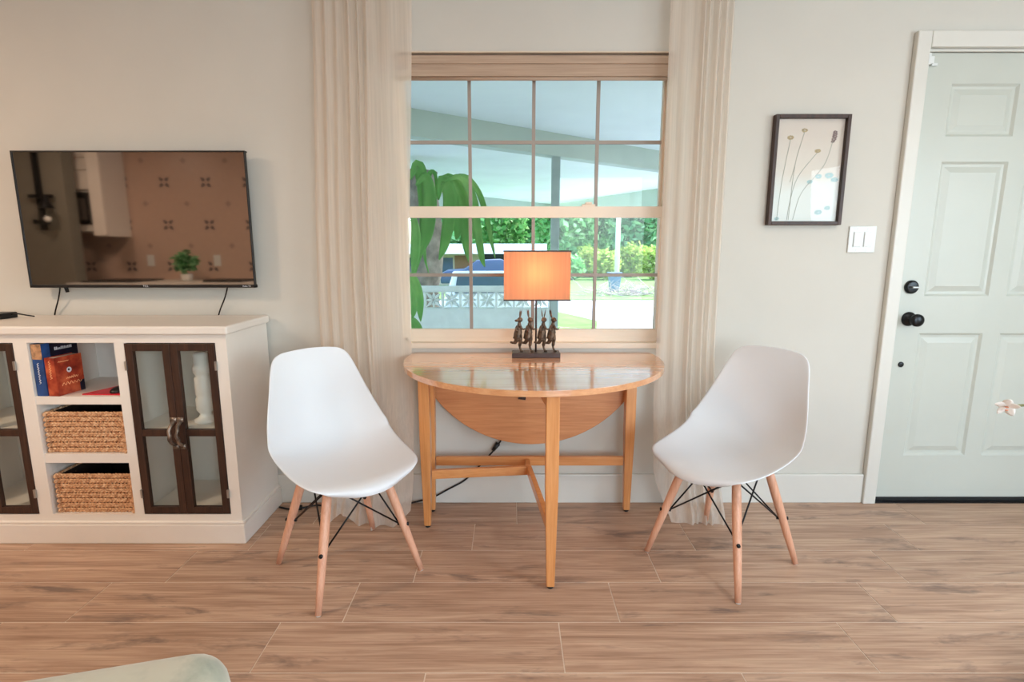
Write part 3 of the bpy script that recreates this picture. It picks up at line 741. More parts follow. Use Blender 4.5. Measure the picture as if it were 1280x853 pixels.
def blobs(lst, m, nm):
    bm_ = bmesh.new(); rr_ = random.Random(len(nm))
    for (u, v_, r_) in lst:
        for k_ in range(7):
            a_ = 2*PI*k_/7; c_ = Vector(pp(u, v_))+Vector((math.cos(a_)*r_*.6, 0, math.sin(a_)*r_*.35))
            ball(bm_, c_, r_*.42*rr_.uniform(.8, 1.2), (1, .06, .7), 1)
    o_ = obj(nm, bm_, m, pr); o_['kind'] = 'stuff'
blobs([(.24, .20, .016), (.42, .135, .015), (.62, .32, .014)], M['seedink'], 'drawn_seed_heads')
blobs([(.83, .15, .010), (.83, .17, .012), (.83, .19, .012), (.82, .215, .012), (.81, .235, .009)], M['plumink'], 'drawn_plum_head')
blobs([(.55, .60, .014), (.66, .55, .016), (.80, .54, .020), (.88, .58, .016), (.70, .88, .018), (.82, .84, .014), (.14, .94, .012)], M['blueink'], 'drawn_foliage')
obj('glass', bx(px0+fw, px1-fw, WY-.018, WY-.0165, pz0+fw, pz1-fw), M['cabglass'], pic)

sw = thing('switch_plate', 'white double rocker light switch on the wall left of the door', 'switch', (1.577, WY, 1.20))
bevel(obj('plate', bx(1.516, 1.638, WY-.007, WY-.0005, 1.201, 1.318), M['plate'], sw), .003)
for x in (1.553, 1.600):
    r_ = bevel(obj('rocker', bx(x-.016, x+.016, WY-.0115, WY-.006, 1.227, 1.292, M=Matrix.Rotation(0, 4, 'X')), M['plate'], sw), .002)
    obj('rocker_gap', boxes([(x-.0178, x-.0165, WY-.0078, WY-.0068, 1.225, 1.294), (x-.0178, x+.0178, WY-.0078, WY-.0068, 1.2245, 1.2262)]), M['silver'], sw)
    for z in (1.212, 1.307): obj('screw', lathe(bmesh.new(), (x, WY-.007, z), [(.0028, 0), (.0025, .0012)], 10, '-Y'), M['silver'], sw)

# ------------------------------------------------------------------ sage velvet armchair (only a corner is in view)
t = NT('sage_velvet'); v = t.coord(); f = t.noise(v, 7, 5, .6, .8)
t.l(t.ramp(f, [(.35, srgb((138, 144, 126))), (.6, srgb((184, 182, 162)))]), t.b.inputs['Base Color']); t.b.inputs['Roughness'].default_value = .85
t.b.inputs['Sheen Weight'].default_value = .6; M['velvet'] = t.m
arm = thing('armchair', 'sage green velvet armchair with one rounded corner at the lower left edge', 'armchair', (-.85, .28, 0))
Rz = Matrix.Translation((-.602, .392, 0)) @ Matrix.Rotation(math.radians(14), 4, 'Z')
def pad(x0, x1, y0, y1, z0, z1, name, bv, m='velvet'):
    return bevel(obj(name, bx(x0, x1, y0, y1, z0, z1, M=Rz), M[m], arm, True), bv, 6)
pad(-.42, .26, .02, .275, .12, .641, 'back_cushion', .055)
pad(-.40, .24, -.50, .02, .12, .38, 'seat', .05)
pad(-.52, -.38, -.50, .02, .12, .50, 'armrest', .05); pad(.22, .34, -.50, .02, .12, .50, 'armrest', .05)
for x in (-.38, .20):
    for y in (-.44, .20): obj('leg', tube(bmesh.new(), [Rz @ Vector((x, y, .0)), Rz @ Vector((x, y, .13))], [.012, .02], 12), M['beech'], arm, True)

# ------------------------------------------------------------------ orchid at the right edge
side = thing('side_table', 'small round white side table outside the right edge carrying the orchid', 'table', (1.62, 1.18, 0))
obj('table_top', lathe(bmesh.new(), (1.62, 1.18, .48), [(.17, 0), (.18, .005), (.18, .02), (.17, .024)], 40), M['trim'], side)
for a in (0, 2.1, 4.2): obj('leg', tb([(1.62+.15*math.cos(a), 1.18+.15*math.sin(a), 0), (1.62+.10*math.cos(a), 1.18+.10*math.sin(a), .482)], [.009, .013], 10), M['beech'], side, True)
orc = thing('orchid', 'white orchid sprig reaching in from the right edge before the door', 'flower', (1.62, 1.18, .504))
M['green'] = mat('orchid_green', (92, 112, 52), .45, var=.2, scale=20)
M['stemg'] = mat('stem_green', (122, 122, 74), .5); M['petal'] = mat('petal_white', (246, 242, 236), .55, var=.05, scale=20)
M['lip'] = mat('orchid_lip', (216, 150, 122), .5, var=.2, scale=60); M['potc'] = mat('white_ceramic', (240, 238, 232), .2)
obj('pot', lathe(bmesh.new(), (1.62, 1.18, .504), [(.045, 0), (.062, .01), (.070, .11), (.066, .11), (.058, .09), (.002, .09)], 28), M['potc'], orc, True)
spine = smoothpts([(1.62, 1.18, .59), (1.61, 1.18, .74), (1.58, 1.20, .86), (1.50, 1.235, .90), (1.42, 1.26, .865), (1.34, 1.28, .835), (1.268, 1.295, .823)], 6)
obj('stem', tb(spine, [.0032]*len(spine), 8), M['stemg'], orc, True)
def petal(bm, c, d_, nrm, L, W_):
    d_ = Vector(d_).normalized(); nrm = Vector(nrm).normalized(); s_ = d_.cross(nrm).normalized(); rows_ = []
    for i in range(6):
        q = i/5; wd = W_*math.sin(PI*min(.98, q*.85+.12))**.7
        rows_.append([bm.verts.new(Vector(c)+d_*L*q+s_*wd*e+nrm*(.25*L*q*q-.10*abs(e)*W_)) for e in (-1, -.4, .4, 1)])
    for r0, r1 in zip(rows_, rows_[1:]):
        for k_ in range(3): bm.faces.new((r0[k_], r0[k_+1], r1[k_+1], r1[k_]))
def orchid_flower(c, n_, s_):
    bm = bmesh.new(); n_ = Vector(n_).normalized(); a_ = n_.orthogonal().normalized(); b_ = n_.cross(a_)
    for k_ in range(5):
        q = 2*PI*k_/5+.3
        petal(bm, c, a_*math.cos(q)+b_*math.sin(q)+n_*.15, n_, s_, s_*(.42 if k_ % 2 else .30))
    o_ = obj('flower', bm, M['petal'], orc, True); so_ = o_.modifiers.new('s', 'SOLIDIFY'); so_.thickness = .0008
    lb = bmesh.new(); ball(lb, Vector(c)+n_*.006, .0035, (1, 1.3, .8), 2); ball(lb, Vector(c)+n_*.010+Vector((0, 0, -.006)), .0035, (1.2, 1, .6), 2)
    obj('lip', lb, M['lip'], o_, True)
orchid_flower((1.258, 1.30, .822), (-.5, -.7, -.3), .026)
orchid_flower((1.318, 1.27, .868), (-.3, -.9, -.1), .030)
orchid_flower((1.40, 1.26, .855), (-.2, -.9, -.2), .032)
orchid_flower((1.49, 1.23, .885), (-.1, -.9, -.1), .034)
for a, L in ((.2, .15), (1.5, .12), (2.9, .14), (4.2, .15), (5.3, .12)):
    bm = bmesh.new(); petal(bm, (1.62, 1.18, .592), (math.cos(a), math.sin(a), .35), (0, 0, -1) if False else (-.3*math.cos(a), -.3*math.sin(a), -.9), L, .026)
    o_ = obj('leaf', bm, M['green'], orc, True); so_ = o_.modifiers.new('s', 'SOLIDIFY'); so_.thickness = .002

# ------------------------------------------------------------------ kitchen corner behind the camera, seen in the television
t = NT('patterned_tile'); tc = t.n('ShaderNodeTexCoord'); sp = t.n('ShaderNodeSeparateXYZ'); t.l(tc.outputs['Object'], sp.inputs[0])
T = .43
def cell(ox, oz):
    a = t.math('ABSOLUTE', t.math('SUBTRACT', t.math('FRACT', t.math('DIVIDE', t.math('ADD', sp.outputs['X'], ox+43), T)), .5))
    b_ = t.math('ABSOLUTE', t.math('SUBTRACT', t.math('FRACT', t.math('DIVIDE', t.math('ADD', sp.outputs['Z'], oz+4.3), T)), .5))
    return a, b_
def spot(a, b_, ca, cb, r):
    da = t.math('SUBTRACT', a, ca); db = t.math('SUBTRACT', b_, cb)
    return t.math('LESS_THAN', t.math('ADD', t.math('ABSOLUTE', da), t.math('ABSOLUTE', db)), r)
a, b_ = cell(3.57+T/2-43*0, -1.905+T/2+T*10); m1 = t.math('MAXIMUM', spot(a, b_, .062, .062, .052), t.math('MULTIPLY', spot(a, b_, .10, .10, .028), .8))
m1 = t.math('MAXIMUM', m1, t.math('MULTIPLY', spot(a, b_, 0, .0, .02), .6))
a2, b2 = cell(3.57, -1.905+T*10); m2 = t.math('MULTIPLY', spot(a2, b2, .0, .0, .075), .4)
nz = t.math('MULTIPLY', t.noise(t.coord(), 20, 3), .15)
col = t.mix(t.math('MAXIMUM', t.math('MAXIMUM', m1, m2), nz), srgb((206, 178, 160)), srgb((84, 80, 88)))
t.l(col, t.b.inputs['Base Color']); t.b.inputs['Roughness'].default_value = .35; M['tile'] = t.m
KY = -.95
tag(obj('wall_kitchen', bx(-5.6, -2.1, KY-.05, KY, 0, 2.44), M['tile']), kind='structure')
M['greywall'] = mat('grey_panel', (132, 128, 116), .6, var=.02)
tag(obj('wall_partition', bx(-5.0, -4.215, -.60, -.47, 0, 2.44), M['greywall']), kind='structure')
M['carglass_k'] = mat('microwave_glass', (90, 84, 78), .3)
kc = thing('kitchen_counter', 'white kitchen base cabinets with pale worktop, seen in the television screen', 'counter', (-3.4, -.6, 0))
obj('carcass', bx(-4.205, -2.25, KY+.002, KY+.58, 0, .87), M['cab'], kc)
bevel(obj('worktop', bx(-4.208, -2.23, KY+.002, KY+.62, .872, .908), M['trim'], kc), .004)
for i in range(4): 
    dd = bevel(obj('door', bx(-4.18+i*.465, -3.73+i*.465, KY+.581, KY+.60, .10, .86), M['cab'], kc), .003)
    obj('handle', bx(-3.78+i*.465, -3.765+i*.465, KY+.60, KY+.62, .70, .82), M['rod'], dd)
uc = thing('wall_cabinet', 'pale tall kitchen wall cabinet reflected in the television screen', 'cabinet', (-3.85, KY, 1.36))
obj('body', bx(-4.09, -3.965, KY+.002, KY+.33, 1.35, 2.44), M['cab'], uc)
bevel(obj('door', bx(-4.088, -3.967, KY+.331, KY+.35, 1.355, 2.43), M['cab'], uc), .003)
uc2 = thing('wall_cabinet', 'short wall cabinet over the microwave reflected in the television', 'cabinet', (-4.4, KY, 1.78))
obj('body', bx(-4.75, -4.095, KY+.002, KY+.25, 1.80, 2.44), M['cab'], uc2)
for z0, z1 in ((1.805, 1.98), (1.99, 2.10), (2.11, 2.43)): bevel(obj('door', bx(-4.74, -4.10, KY+.251, KY+.27, z0, z1), M['cab'], uc2), .003)
mw = thing('microwave', 'black microwave with white trim under the short wall cabinet', 'microwave', (-4.4, KY, 1.42))
obj('case', bx(-4.745, -4.097, KY+.002, KY+.25, 1.40, 1.79), M['trim'], mw)
obj('door', boxes([(-4.70, -4.125, KY+.251, KY+.265, 1.47, 1.78)]), M['black'], mw); obj('door_glass', bx(-4.66, -4.20, KY+.2651, KY+.268, 1.51, 1.72), M['carglass_k'], mw)
for i, x in enumerate((-3.79, -3.09)):
    op = thing('outlet', ('white wall outlet left' if i == 0 else 'white wall outlet right')+' of the plant on the tiled kitchen wall', 'outlet', (x, KY, 1.1))
    obj('plate', bx(x-.035, x+.035, KY+.001, KY+.008, 1.05, 1.165), M['plate'], op)
hob = bevel(obj('cooktop', bx(-4.12, -3.62, KY+.08, KY+.56, .909, .925), M['black']), .004); tag(hob, 'flat black cooktop on the kitchen worktop', 'cooktop')
bo = obj('tray', bx(-2.98, -2.60, KY+.20, KY+.50, .909, .93), M['black']); tag(bo, 'flat black tray on the kitchen worktop right of the plant', 'tray')
def leaf_cloud(bm, c, r, n, s, seed, elong=2.0):
    rr_ = random.Random(seed)
    for i in range(n):
        while True:
            q = Vector((rr_.uniform(-1, 1), rr_.uniform(-1, 1), rr_.uniform(-1, 1)))
            if .25 < q.length < 1: break
        q = q*(.75+.25*rr_.random())
        lump = 1+.28*noise.noise(q*2.3+Vector((seed, 0, 0)))
        p = Vector(c)+Vector((q.x*r[0], q.y*r[1], q.z*r[2]))*lump
        a_ = Vector((rr_.gauss(0, 1), rr_.gauss(0, 1), rr_.gauss(0, .6))).normalized(); b_ = a_.orthogonal().normalized()
        b_ = (Matrix.Rotation(rr_.uniform(0, 6.28), 3, a_) @ b_)
        k_ = s*rr_.uniform(.6, 1.3)
        vs = [bm.verts.new(p+a_*k_*elong*.5), bm.verts.new(p+b_*k_*.5), bm.verts.new(p-a_*k_*elong*.5), bm.verts.new(p-b_*k_*.5)]
        bm.faces.new(vs)
def leafmat(name, c1, c2, c3, sc_=1.2):
    t = NT(name); ge = t.n('ShaderNodeNewGeometry')
    ri = ge.outputs['Random Per Island']; nz = t.noise(t.coord(), sc_, 3)
    f = t.math('ADD', t.math('MULTIPLY', ri, .5), t.math('MULTIPLY', nz, .5))
    col = t.ramp(f, [(.25, srgb(c1)), (.5, srgb(c2)), (.75, srgb(c3))])
    d = t.n('ShaderNodeBsdfDiffuse'); tl = t.n('ShaderNodeBsdfTranslucent'); mx = t.n('ShaderNodeMixShader'); mx.inputs[0].default_value = .4
    t.l(col, d.inputs[0]); t.l(col, tl.inputs[0]); t.l(d.outputs[0], mx.inputs[1]); t.l(tl.outputs[0], mx.inputs[2]); t.l(mx.outputs[0], t.out.inputs[0])
    return t.m
M['lf_dark'] = leafmat('leaf_dark', (84, 140, 96), (124, 190, 132), (184, 228, 180))
M['lf_mid'] = leafmat('leaf_mid', (104, 166, 104), (146, 210, 136), (210, 240, 186))
M['lf_lime'] = leafmat('leaf_lime', (120, 158, 72), (178, 202, 104), (220, 226, 150))
M['bark'] = mat('bark', (150, 142, 130), .9, var=.3, scale=6, bump=.5)
kp = thing('potted_plant', 'green leafy plant in a pale pot on the kitchen worktop', 'plant', (-3.27, -.68, .909))
obj('pot', lathe(bmesh.new(), (-3.27, -.68, .909), [(.04, 0), (.05, .01), (.055, .07), (.05, .07)], 20), M['potc'], kp)
bm = bmesh.new(); leaf_cloud(bm, (-3.27, -.68, 1.10), (.13, .12, .12), 260, .035, 3); obj('foliage', bm, M['lf_dark'], kp)
scn = thing('wall_sconce', 'black wall sconce with clear glass shade on the grey partition', 'lamp', (-4.5, -.5, 1.5))
sx = -4.42
obj('bracket', boxes([(sx-.05, sx-.0, -.468, -.44, 1.40, 2.30), (sx-.10, sx+.12, -.44, -.41, 1.70, 1.73), (sx-.10, sx+.03, -.468, -.43, 1.46, 1.50)]), M['rod'], scn)
obj('socket', lathe(bmesh.new(), (sx+.10, -.36, 1.60), [(.07, 0), (.05, .03), (.03, .06), (.025, .12)], 16), M['rod'], scn)
gl = bmesh.new(); lathe(gl, (sx+.10, -.36, 1.40), [(.09, 0), (.08, .08), (.05, .20)], 20); obj('glass_shade', gl, M['cabglass'], scn, True)
bs = bmesh.new(); ball(bs, (sx+.10, -.36, 1.50), .03); obj('bulb', bs, M['potc'], scn, True)

# ceiling lamps (out of view above): fittings that really light the room
t = NT('diffuser_warm'); t.b.inputs['Emission Color'].default_value = (1, .78, .58, 1); t.b.inputs['Emission Strength'].default_value = 5; M['diff'] = t.m
def ceiling_lamp(x, y, e, col, label, r=.16):
    c_ = thing('ceiling_light', label, 'ceiling light', (x, y, 2.44))
    obj('rim', lathe(bmesh.new(), (x, y, 2.405), [(r, 0), (r+.01, .01), (r+.01, .034)], 30), M['trim'], c_)
    obj('diffuser', lathe(bmesh.new(), (x, y, 2.396), [(r*.6, 0), (r-.01, .009)], 30), M['diff'], c_)
    l_ = light('AREA', 'ceiling_lamp_light', (x, y, 2.385), e, col, r*2, (x, y, 0)); l_.data.shape = 'DISK'
ceiling_lamp(1.50, .75, 9, (1, .95, .90), 'round white ceiling light above the open floor near the door')
ceiling_lamp(-2.9, .75, 32, (1, .72, .52), 'round white ceiling light between kitchen and media console')
ceiling_lamp(-4.0, .35, 16, (1, .78, .60), 'round white ceiling light over the kitchen worktop', .14)
ceiling_lamp(-1.0, .30, 6, (1, .78, .60), 'round white ceiling light above the green armchair', .14)

# ------------------------------------------------------------------ outside
M['concrete'] = mat('pale_concrete', (226, 226, 224), .85, var=.05, scale=1.2)
M['asphalt'] = mat('sunlit_road', (172, 177, 190), .9, var=.06, scale=.8)
M['lawn'] = mat('lawn', (104, 150, 74), .95, var=.18, scale=2.5)
M['porch'] = mat('porch_white', (226, 236, 234), .7, var=.03, scale=1.5)
M['beamp'] = mat('porch_beam', (182, 198, 186), .7, var=.04, scale=2)
M['block'] = mat('block_white', (228, 238, 234), .85, var=.05, scale=6, bump=.2)
M['post'] = mat('post_paint', (170, 186, 182), .5, var=.05)
GZ = -.60
tag(obj('ground', bx(-30, 40, 6.6, 70, GZ-.3, GZ), M['asphalt']), kind='structure')
tag(obj('porch_floor', bx(-7, 7, WY+TH, 6.6, -.4, -.12), M['concrete']), kind='structure')
lw = obj('lawn', prism(bmesh.new(), [(-8, 9), (-1, 8.6), (1.3, 9.0), (2.0, 12.2), (2.25, 13.6), (1.9, 14.6), (1.2, 16.2), (.4, 16.8), (-8, 17)], GZ-.02, GZ+.02), M['lawn']); tag(lw, 'green lawn wedge beside the pale driveway', kind='structure')
lw2 = obj('verge', bx(-30, 40, 19.6, 60, GZ-.02, GZ+.03), M['lawn']); tag(lw2, 'grass verge across the road', kind='structure')
ds = Vector((2.83, 2.09, 0)).normalized()
b0 = Vector((-.88, 4.95, 0))-ds*3.7; b1 = Vector((-.88, 4.95, 0))+ds*6.2
tag(obj('porch_ceiling', prism(bmesh.new(), [(b0.x, WY+TH), (7, WY+TH), (7, b1.y+.1), (b1.x, b1.y), (b0.x, b0.y)] , 2.43, 2.50), M['porch']), kind='structure')
nrm = Vector((ds.y, -ds.x, 0))*.07
q = [b0-nrm, b1-nrm, b1+nrm, b0+nrm]
pb = obj('porch_beam', prism(bmesh.new(), [(v_.x, v_.y) for v_ in q], 2.20, 2.429), M['beamp']); tag(pb, kind='structure')
tag(obj('carport_ceiling', prism(bmesh.new(), [(b0.x, b0.y+.1), (b1.x, b1.y+.1), (1.07, 14.6), (-5.85, 6.6)], 2.43, 2.50), M['porch']), kind='structure')
def fascia(a, b_):
    a = Vector((*a, 0)); b_ = Vector((*b_, 0)); d_ = (b_-a).normalized(); n_ = Vector((-d_.y, d_.x, 0))*.03
    return [(v_.x, v_.y) for v_ in (a-n_, b_-n_, b_+n_, a+n_)]
fb = bmesh.new(); prism(fb, fascia((-5.85, 6.6), (1.07, 14.6)), 2.10, 2.429); prism(fb, fascia((1.10, 14.65), (b1.x, b1.y+.1)), 2.10, 2.429)
tag(obj('carport_fascia', fb, M['beamp']), kind='structure')
pp_ = thing('porch_post', 'grey green porch post standing behind the lamp outside', 'post', (.49, 5.96, -.12))
obj('shaft', bx(.445, .535, 5.915, 6.005, -.12, 2.20), M['post'], pp_)
obj('post_base', bx(.425, .555, 5.895, 6.025, -.12, -.05), M['post'], pp_)
# breeze block wall
bwl = thing('block_wall', 'white pierced block garden wall outside the window', 'wall', (-1.2, 5.96, -.12))
BZ0, BZ1 = .565, .765
obj('wall_base', bx(-4.0, .44, 5.91, 6.01, -.12, BZ0), M['block'], bwl)
bevel(obj('coping', bx(-4.0, .44, 5.895, 6.025, BZ1, BZ1+.055), M['block'], bwl), .006)
bm = bmesh.new(); S = .2; e = .012
for a in ((0, S, 0, .09, 0, e), (0, S, 0, .09, S-e, S), (0, e, 0, .09, e, S-e), (S-e, S, 0, .09, e, S-e)): box(bm, *a)
for k_ in range(8):
    a = PI/4*k_+PI/8*0; L = .085 if k_ % 2 == 0 else .115
    Mk = Matrix.Translation((S/2, .045, S/2)) @ Matrix.Rotation(a, 4, 'Y')
    vs = [Mk @ Vector(p) for p in ((.006, -.03, 0), (L*.5, -.03, .017), (L, -.03, 0), (L*.5, -.03, -.017), (.006, .03, 0), (L*.5, .03, .017), (L, .03, 0), (L*.5, .03, -.017))]
    vs = [bm.verts.new(v_) for v_ in vs]
    for f in ((0, 1, 2, 3), (7, 6, 5, 4), (0, 4, 5, 1), (1, 5, 6, 2), (2, 6, 7, 3), (3, 7, 4, 0)): bm.faces.new([vs[i] for i in f])
bme = bpy.data.meshes.new('block'); bmesh.ops.recalc_face_normals(bm, faces=bm.faces); bm.to_mesh(bme); bm.free(); bme.materials.append(M['block'])
for i in range(22):
    o_ = bpy.data.objects.new('block', bme); COL.objects.link(o_); o_.parent = bwl
    o_.location = Vector((.44-.2*(i+1), 5.915, BZ0))-bwl.location

# big palm-like trunk and drooping leaves close to the window
tk = thing('palm_tree', 'thick pale trunk standing beyond the pierced block wall', 'tree', (-1.35, 7.4, GZ))
n = 14; pts = [(-1.16+.05*math.sin(i*.9), 7.4, GZ+i*.22) for i in range(n)]
obj('trunk', tb(pts, [.20+.02*(i % 2) for i in range(n)], 14), M['bark'], tk, True)
M['bigleaf'] = leafmat('big_leaf', (100, 158, 92), (134, 194, 120), (190, 228, 158), 5)
cp = thing('corn_plant', 'leafy green plant with long drooping leaves at the left panes outside', 'plant', (-.78, 3.25, -.12))
obj('stalk', tb(smoothpts([(-.80, 3.25, -.12), (-.76, 3.24, .7), (-.72, 3.25, 1.5)], 6), .02, 10), M['bark'], cp, True)
def big_leaf(path, W_, tip=None):
    P_ = smoothpts(path, 5); bm_ = bmesh.new(); n_ = len(P_); rows_ = []
    for i, p in enumerate(P_):
        d_ = (P_[min(i+1, n_-1)]-P_[max(i-1, 0)]).normalized(); q = i/(n_-1)
        s_ = d_.cross(Vector((0, -1, .15))).normalized()
        wd = W_*(math.sin(PI*min(1, q*.97+.02))**.75)
        rows_.append([bm_.verts.new(p+s_*wd*e_+Vector((0, -abs(e_)*wd*.35, 0))) for e_ in (-1, -.5, 0, .5, 1)])
    for r0, r1 in zip(rows_, rows_[1:]):
        for k_ in range(4): bm_.faces.new((r0[k_], r0[k_+1], r1[k_+1], r1[k_]))
    o_ = obj('leaf', bm_, M['bigleaf'], cp, True); so_ = o_.modifiers.new('s', 'SOLIDIFY'); so_.thickness = .0015
    return o_
import math as _m
def at(u, v_, Y):
    p_ = _m.radians(9.66); t_ = (v_-426.5)/664; s_ = (u-638)/664
    F_ = _m.cos(p_)-t_*_m.sin(p_); return Vector((s_/F_*Y, Y, 1.21-(_m.sin(p_)+t_*_m.cos(p_))/F_*Y))
LEAVES = [([(513, 225), (522, 206), (528, 225), (530, 262), (526, 300)], .045, 3.15), ([(520, 232), (532, 222), (538, 250), (534, 290), (524, 315), (518, 345)], .05, 3.1),
          ([(548, 250), (553, 225), (562, 240), (562, 270), (556, 305), (549, 325)], .052, 3.2), ([(550, 235), (560, 222), (575, 240), (580, 275), (584, 310), (590, 335)], .045, 3.3),
          ([(552, 228), (575, 222), (590, 245), (596, 280), (602, 320), (606, 334)], .034, 3.2), ([(552, 226), (580, 220), (598, 240), (608, 270), (614, 300), (619, 323)], .022, 3.25),
          ([(545, 262), (545, 222), (538, 216), (532, 240), (530, 280), (531, 320), (536, 342)], .02, 3.3), ([(510, 340), (518, 352), (524, 375), (526, 402)], .040, 3.1),
          ([(508, 345), (514, 360), (517, 385), (516, 398)], .03, 3.05), ([(505, 398), (514, 402), (522, 412), (528, 425)], .045, 3.1), ([(515, 260), (520, 290), (519, 320), (516, 345)], .035, 3.0),
          ([(555, 232), (568, 226), (584, 250), (590, 275), (592, 300)], .04, 3.35), ([(553, 234), (566, 245), (570, 262), (573, 285), (570, 300)], .05, 3.28)]
for pth, W_, Y_ in LEAVES: big_leaf([at(u, v_, Y_+.02*i) for i, (u, v_) in enumerate(pth)], W_*.8)

# parked car behind the wall
M['carw'] = mat('car_white', (236, 240, 242), .25, var=.01); M['carglass'] = mat('car_glass', (70, 96, 118), .08, .3); M['tyre'] = mat('tyre', (30, 30, 32), .8)
M['carb'] = mat('car_navy', (48, 70, 100), .3, var=.05)
def car(name, label, loc, rz, body, s=1.0):
    t_ = thing(name, label, 'car')
    prof = [(-2.2, .35), (-2.25, .75), (-1.9, .93), (-1.15, .98), (-.55, 1.38), (.55, 1.43), (1.35, 1.02), (2.0, .98), (2.2, .8), (2.2, .35)]
    bm_ = bmesh.new(); rows_ = []
    for y, sc_ in ((-.86, .0), (-.80, 1), (.80, 1), (.86, 0)):
        rows_.append([bm_.verts.new((x, y*(1 if z < 1.0 else .82), z if sc_ else .35+(z-.35)*.82)) for x, z in prof])
    N_ = len(prof)
    for r0, r1 in zip(rows_, rows_[1:]):
        for k_ in range(N_): bm_.faces.new((r0[k_], r0[(k_+1) % N_], r1[(k_+1) % N_], r1[k_]))
    bm_.faces.new(rows_[0][::-1]); bm_.faces.new(rows_[-1])
    bevel(obj('body', bm_, body, t_, True), .05, 3)
    for x0, z0, x1, z1 in ((-1.08, 1.03, -.60, 1.345), (.64, 1.40, 1.26, 1.08)):
        bm_ = bmesh.new(); n_ = Vector((-(z1-z0), 0, (x1-x0))).normalized()*.012
        if n_.z < 0: n_ = -n_
        lo, hi = ((x0, z0), (x1, z1)) if z0 < z1 else ((x1, z1), (x0, z0))
        a_ = [Vector((lo[0], -.62, lo[1]))+n_, Vector((lo[0], .62, lo[1]))+n_, Vector((hi[0], .56, hi[1]))+n_, Vector((hi[0], -.56, hi[1]))+n_]
        f_ = [bm_.verts.new(v_) for v_ in a_]; g_ = [bm_.verts.new(v_-n_*2.2) for v_ in a_]
        bm_.faces.new(f_); bm_.faces.new(g_[::-1])
        for k_ in range(4): bm_.faces.new((f_[k_], f_[(k_+1) % 4], g_[(k_+1) % 4], g_[k_]))
        obj('windscreen', bm_, M['carglass'], t_)
    for y in (-.74, .74):
        obj('side_window', prism(bmesh.new(), [(-.9, 1.04), (-.5, 1.32), (.5, 1.36), (1.1, 1.06)], -.01, .01), M['carglass'], t_)
        t_.children[-1].rotation_euler = (PI/2, 0, 0); t_.children[-1].location = (0, y, 0)
    for x in (-1.4, 1.35):
        for y in (-.80, .80):
            w_ = bmesh.new(); tube(w_, [(x, y-.1, .33), (x, y+.1, .33)], .33, 20); obj('wheel', w_, M['tyre'], t_, True)
    t_.location = loc; t_.rotation_euler = (0, 0, rz); t_.scale = (s, s, s)
    return t_
car('car', 'white parked car behind the pierced block wall', (-.62, 11.6, GZ), math.radians(96), M['carw'], .95)
car('car', 'dark blue car parked under the neighbouring house roof', (-1.0, 25.0, GZ), math.radians(5), M['carb'])
# neighbouring house
hs = thing('house', 'low neighbouring house with white roof edge beyond the cars', 'house', (-3.5, 30, GZ))
M['hw_'] = mat('house_wall', (206, 196, 180), .85, var=.04); M['roofw'] = mat('roof_white', (240, 240, 238), .8, var=.02)
obj('wall', bx(-9, -1.6, 28, 33, GZ, 1.05), M['hw_'], hs); obj('wall', bx(-1.6, 1.4, 31, 33, GZ, 1.05), M['carb'], hs)
obj('roof', boxes([(-9.6, 1.8, 26.5, 33.5, 1.05, 1.55)]), M['roofw'], hs)
for x in (-8, -6, -4): obj('window', bx(x, x+1.0, 27.97, 28.02, .0, .85), M['carglass'], hs)
M['brn'] = mat('house_door', (150, 110, 84), .7); obj('door', bx(-2.9, -2.0, 27.97, 28.02, GZ+.05, .95), M['brn'], hs)
# poles
pl = thing('utility_pole', 'pale utility pole rising from the bushes across the road', 'pole', (6.3, 31, GZ))
x_ = at(772, 310, 31).x
obj('shaft', tb([(x_, 31, GZ), (x_, 31, 7.5)], [.15, .11], 14), M['roofw'], pl, True); pl.location.x = x_
pl.children[0].location.x = 0
me_ = pl.children[0].data
for v_ in me_.vertices: v_.co.x -= (x_-6.3)
# trees
rr = random.Random(11)
tlabels = ['tall green tree beyond the house roof, left of the lamp', 'tall green tree just left of the porch post', 'tall dark green tree right behind the porch post', 'broad green tree between lamp and utility pole', 'green tree directly behind the utility pole', 'dark green tree right of the utility pole', 'outermost green tree at the right window edge', 'tall tree far left behind the palm trunk']
ux = [(622, 45), (665, 50.6), (704, 39.4), (735, 45), (772, 50.6), (803, 39.4), (838, 45), (560, 39.4)]
for i, (u, Y_) in enumerate(ux):
    x = at(u, 310, Y_).x
    tr_ = thing('tree', tlabels[i], 'tree', (x, Y_, GZ))
    obj('trunk', tb([(x, Y_, GZ), (x+.2, Y_, 3.0), (x, Y_, 5.5)], [.25, .2, .1], 10), M['bark'], tr_, True)
    bm = bmesh.new(); leaf_cloud(bm, (x, Y_, 4.3), (2.7, 2.0, 4.8), 4200, .36, i*7+1, 1.7)
    obj('foliage', bm, M['lf_dark'] if i % 2 else M['lf_mid'], tr_)
bl = ['lime green bush right of the lamp shade across the road', 'lime green bush left of the utility pole', 'yellow green bush right of the utility pole', 'lime green bush at the right window edge', 'small green bush low beside the lamp shade', 'pale green bush behind the white car']
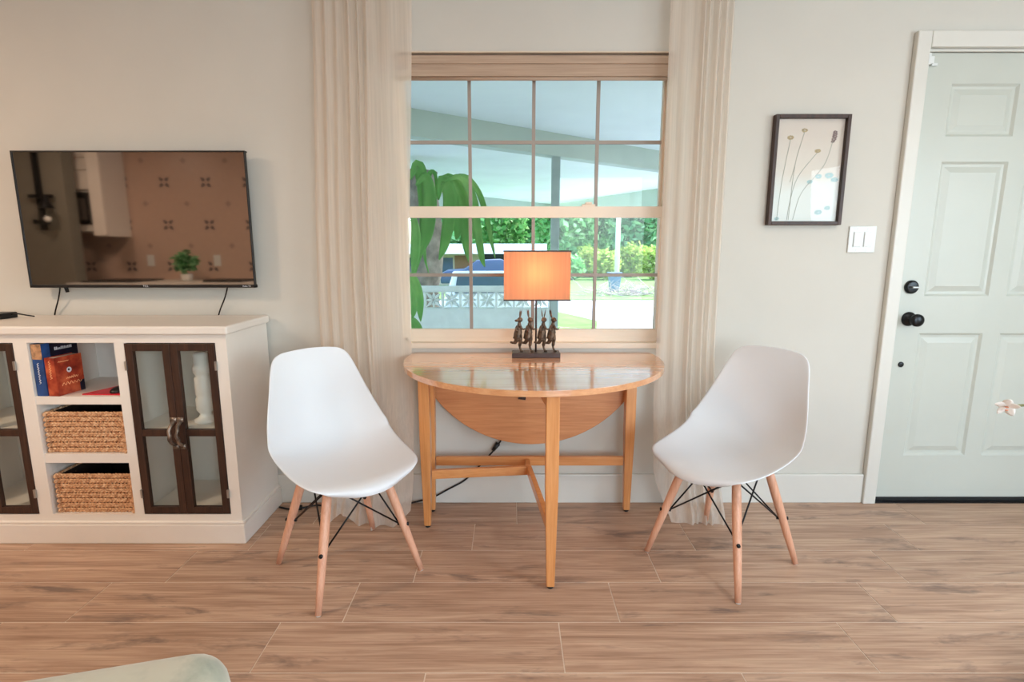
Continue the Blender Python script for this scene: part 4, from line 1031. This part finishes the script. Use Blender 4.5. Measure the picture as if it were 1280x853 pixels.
for i, (u, Y_, r_) in enumerate([(738, 36.4, 1.15), (757, 33.2, 1.0), (790, 36.4, 1.25), (822, 33.2, 1.15), (716, 33.2, .8), (640, 36, 1.0)]):
    x = at(u, 330, Y_).x
    bu = thing('bush', bl[i], 'bush', (x, Y_, GZ))
    bm = bmesh.new(); leaf_cloud(bm, (x, Y_, GZ+r_*.95), (r_, r_, r_), 1500, .2, i+60, 1.6); obj('foliage', bm, M['lf_lime'] if i != 4 else M['lf_mid'], bu)
    obj('stems', tb([(x, Y_, GZ), (x, Y_, GZ+r_)], .06, 8), M['bark'], bu)
# brush pile and blue bin on the verge
bp = bmesh.new(); rr = random.Random(5); c = at(785, 366, 21.5)
for i in range(160):
    a = Vector((c.x+rr.gauss(0, .75), 21.5+rr.gauss(0, .3), GZ+.03+abs(rr.gauss(0, .16))))
    d_ = Vector((rr.uniform(-1, 1), rr.uniform(-.6, .6), rr.uniform(-.15, .4))).normalized()*rr.uniform(.3, .9)
    tube(bp, [a, a+d_], [.018, .006], 5)
M['brush'] = mat('cut_brush', (190, 176, 172), .9, var=.2, scale=3)
tag(obj('brush_pile', bp, M['brush']), 'heap of grey cut branches on the verge across the road', 'brush pile', kind='stuff')
bn = thing('waste_bin', 'blue grey bin standing in the brush on the verge', 'bin', (at(768, 352, 23.4).x, 23.4, GZ)); bnx = bn.location.x
M['binb'] = mat('bin_blue', (84, 120, 150), .5)
bm = bmesh.new(); r_ = []
for z, s_ in ((.03, .19), (.80, .26)): r_.append([bm.verts.new((bnx+a*s_, 23.4+b_*s_, GZ+z)) for a, b_ in ((-1, -1), (1, -1), (1, 1), (-1, 1))])
bm.faces.new(r_[0][::-1]); bm.faces.new(r_[1])
for k_ in range(4): bm.faces.new((r_[0][k_], r_[0][(k_+1) % 4], r_[1][(k_+1) % 4], r_[1][k_]))
bevel(obj('body', bm, M['binb'], bn), .02)
bevel(obj('lid', bx(bnx-.29, bnx+.29, 23.4-.31, 23.4+.29, GZ+.80, GZ+.88), M['binb'], bn), .02)
for s_ in (-.18, .18): obj('wheel', tb([(bnx+s_-.03, 23.6, GZ+.1), (bnx+s_+.03, 23.6, GZ+.1)], .08, 14), M['tyre'], bn, True)
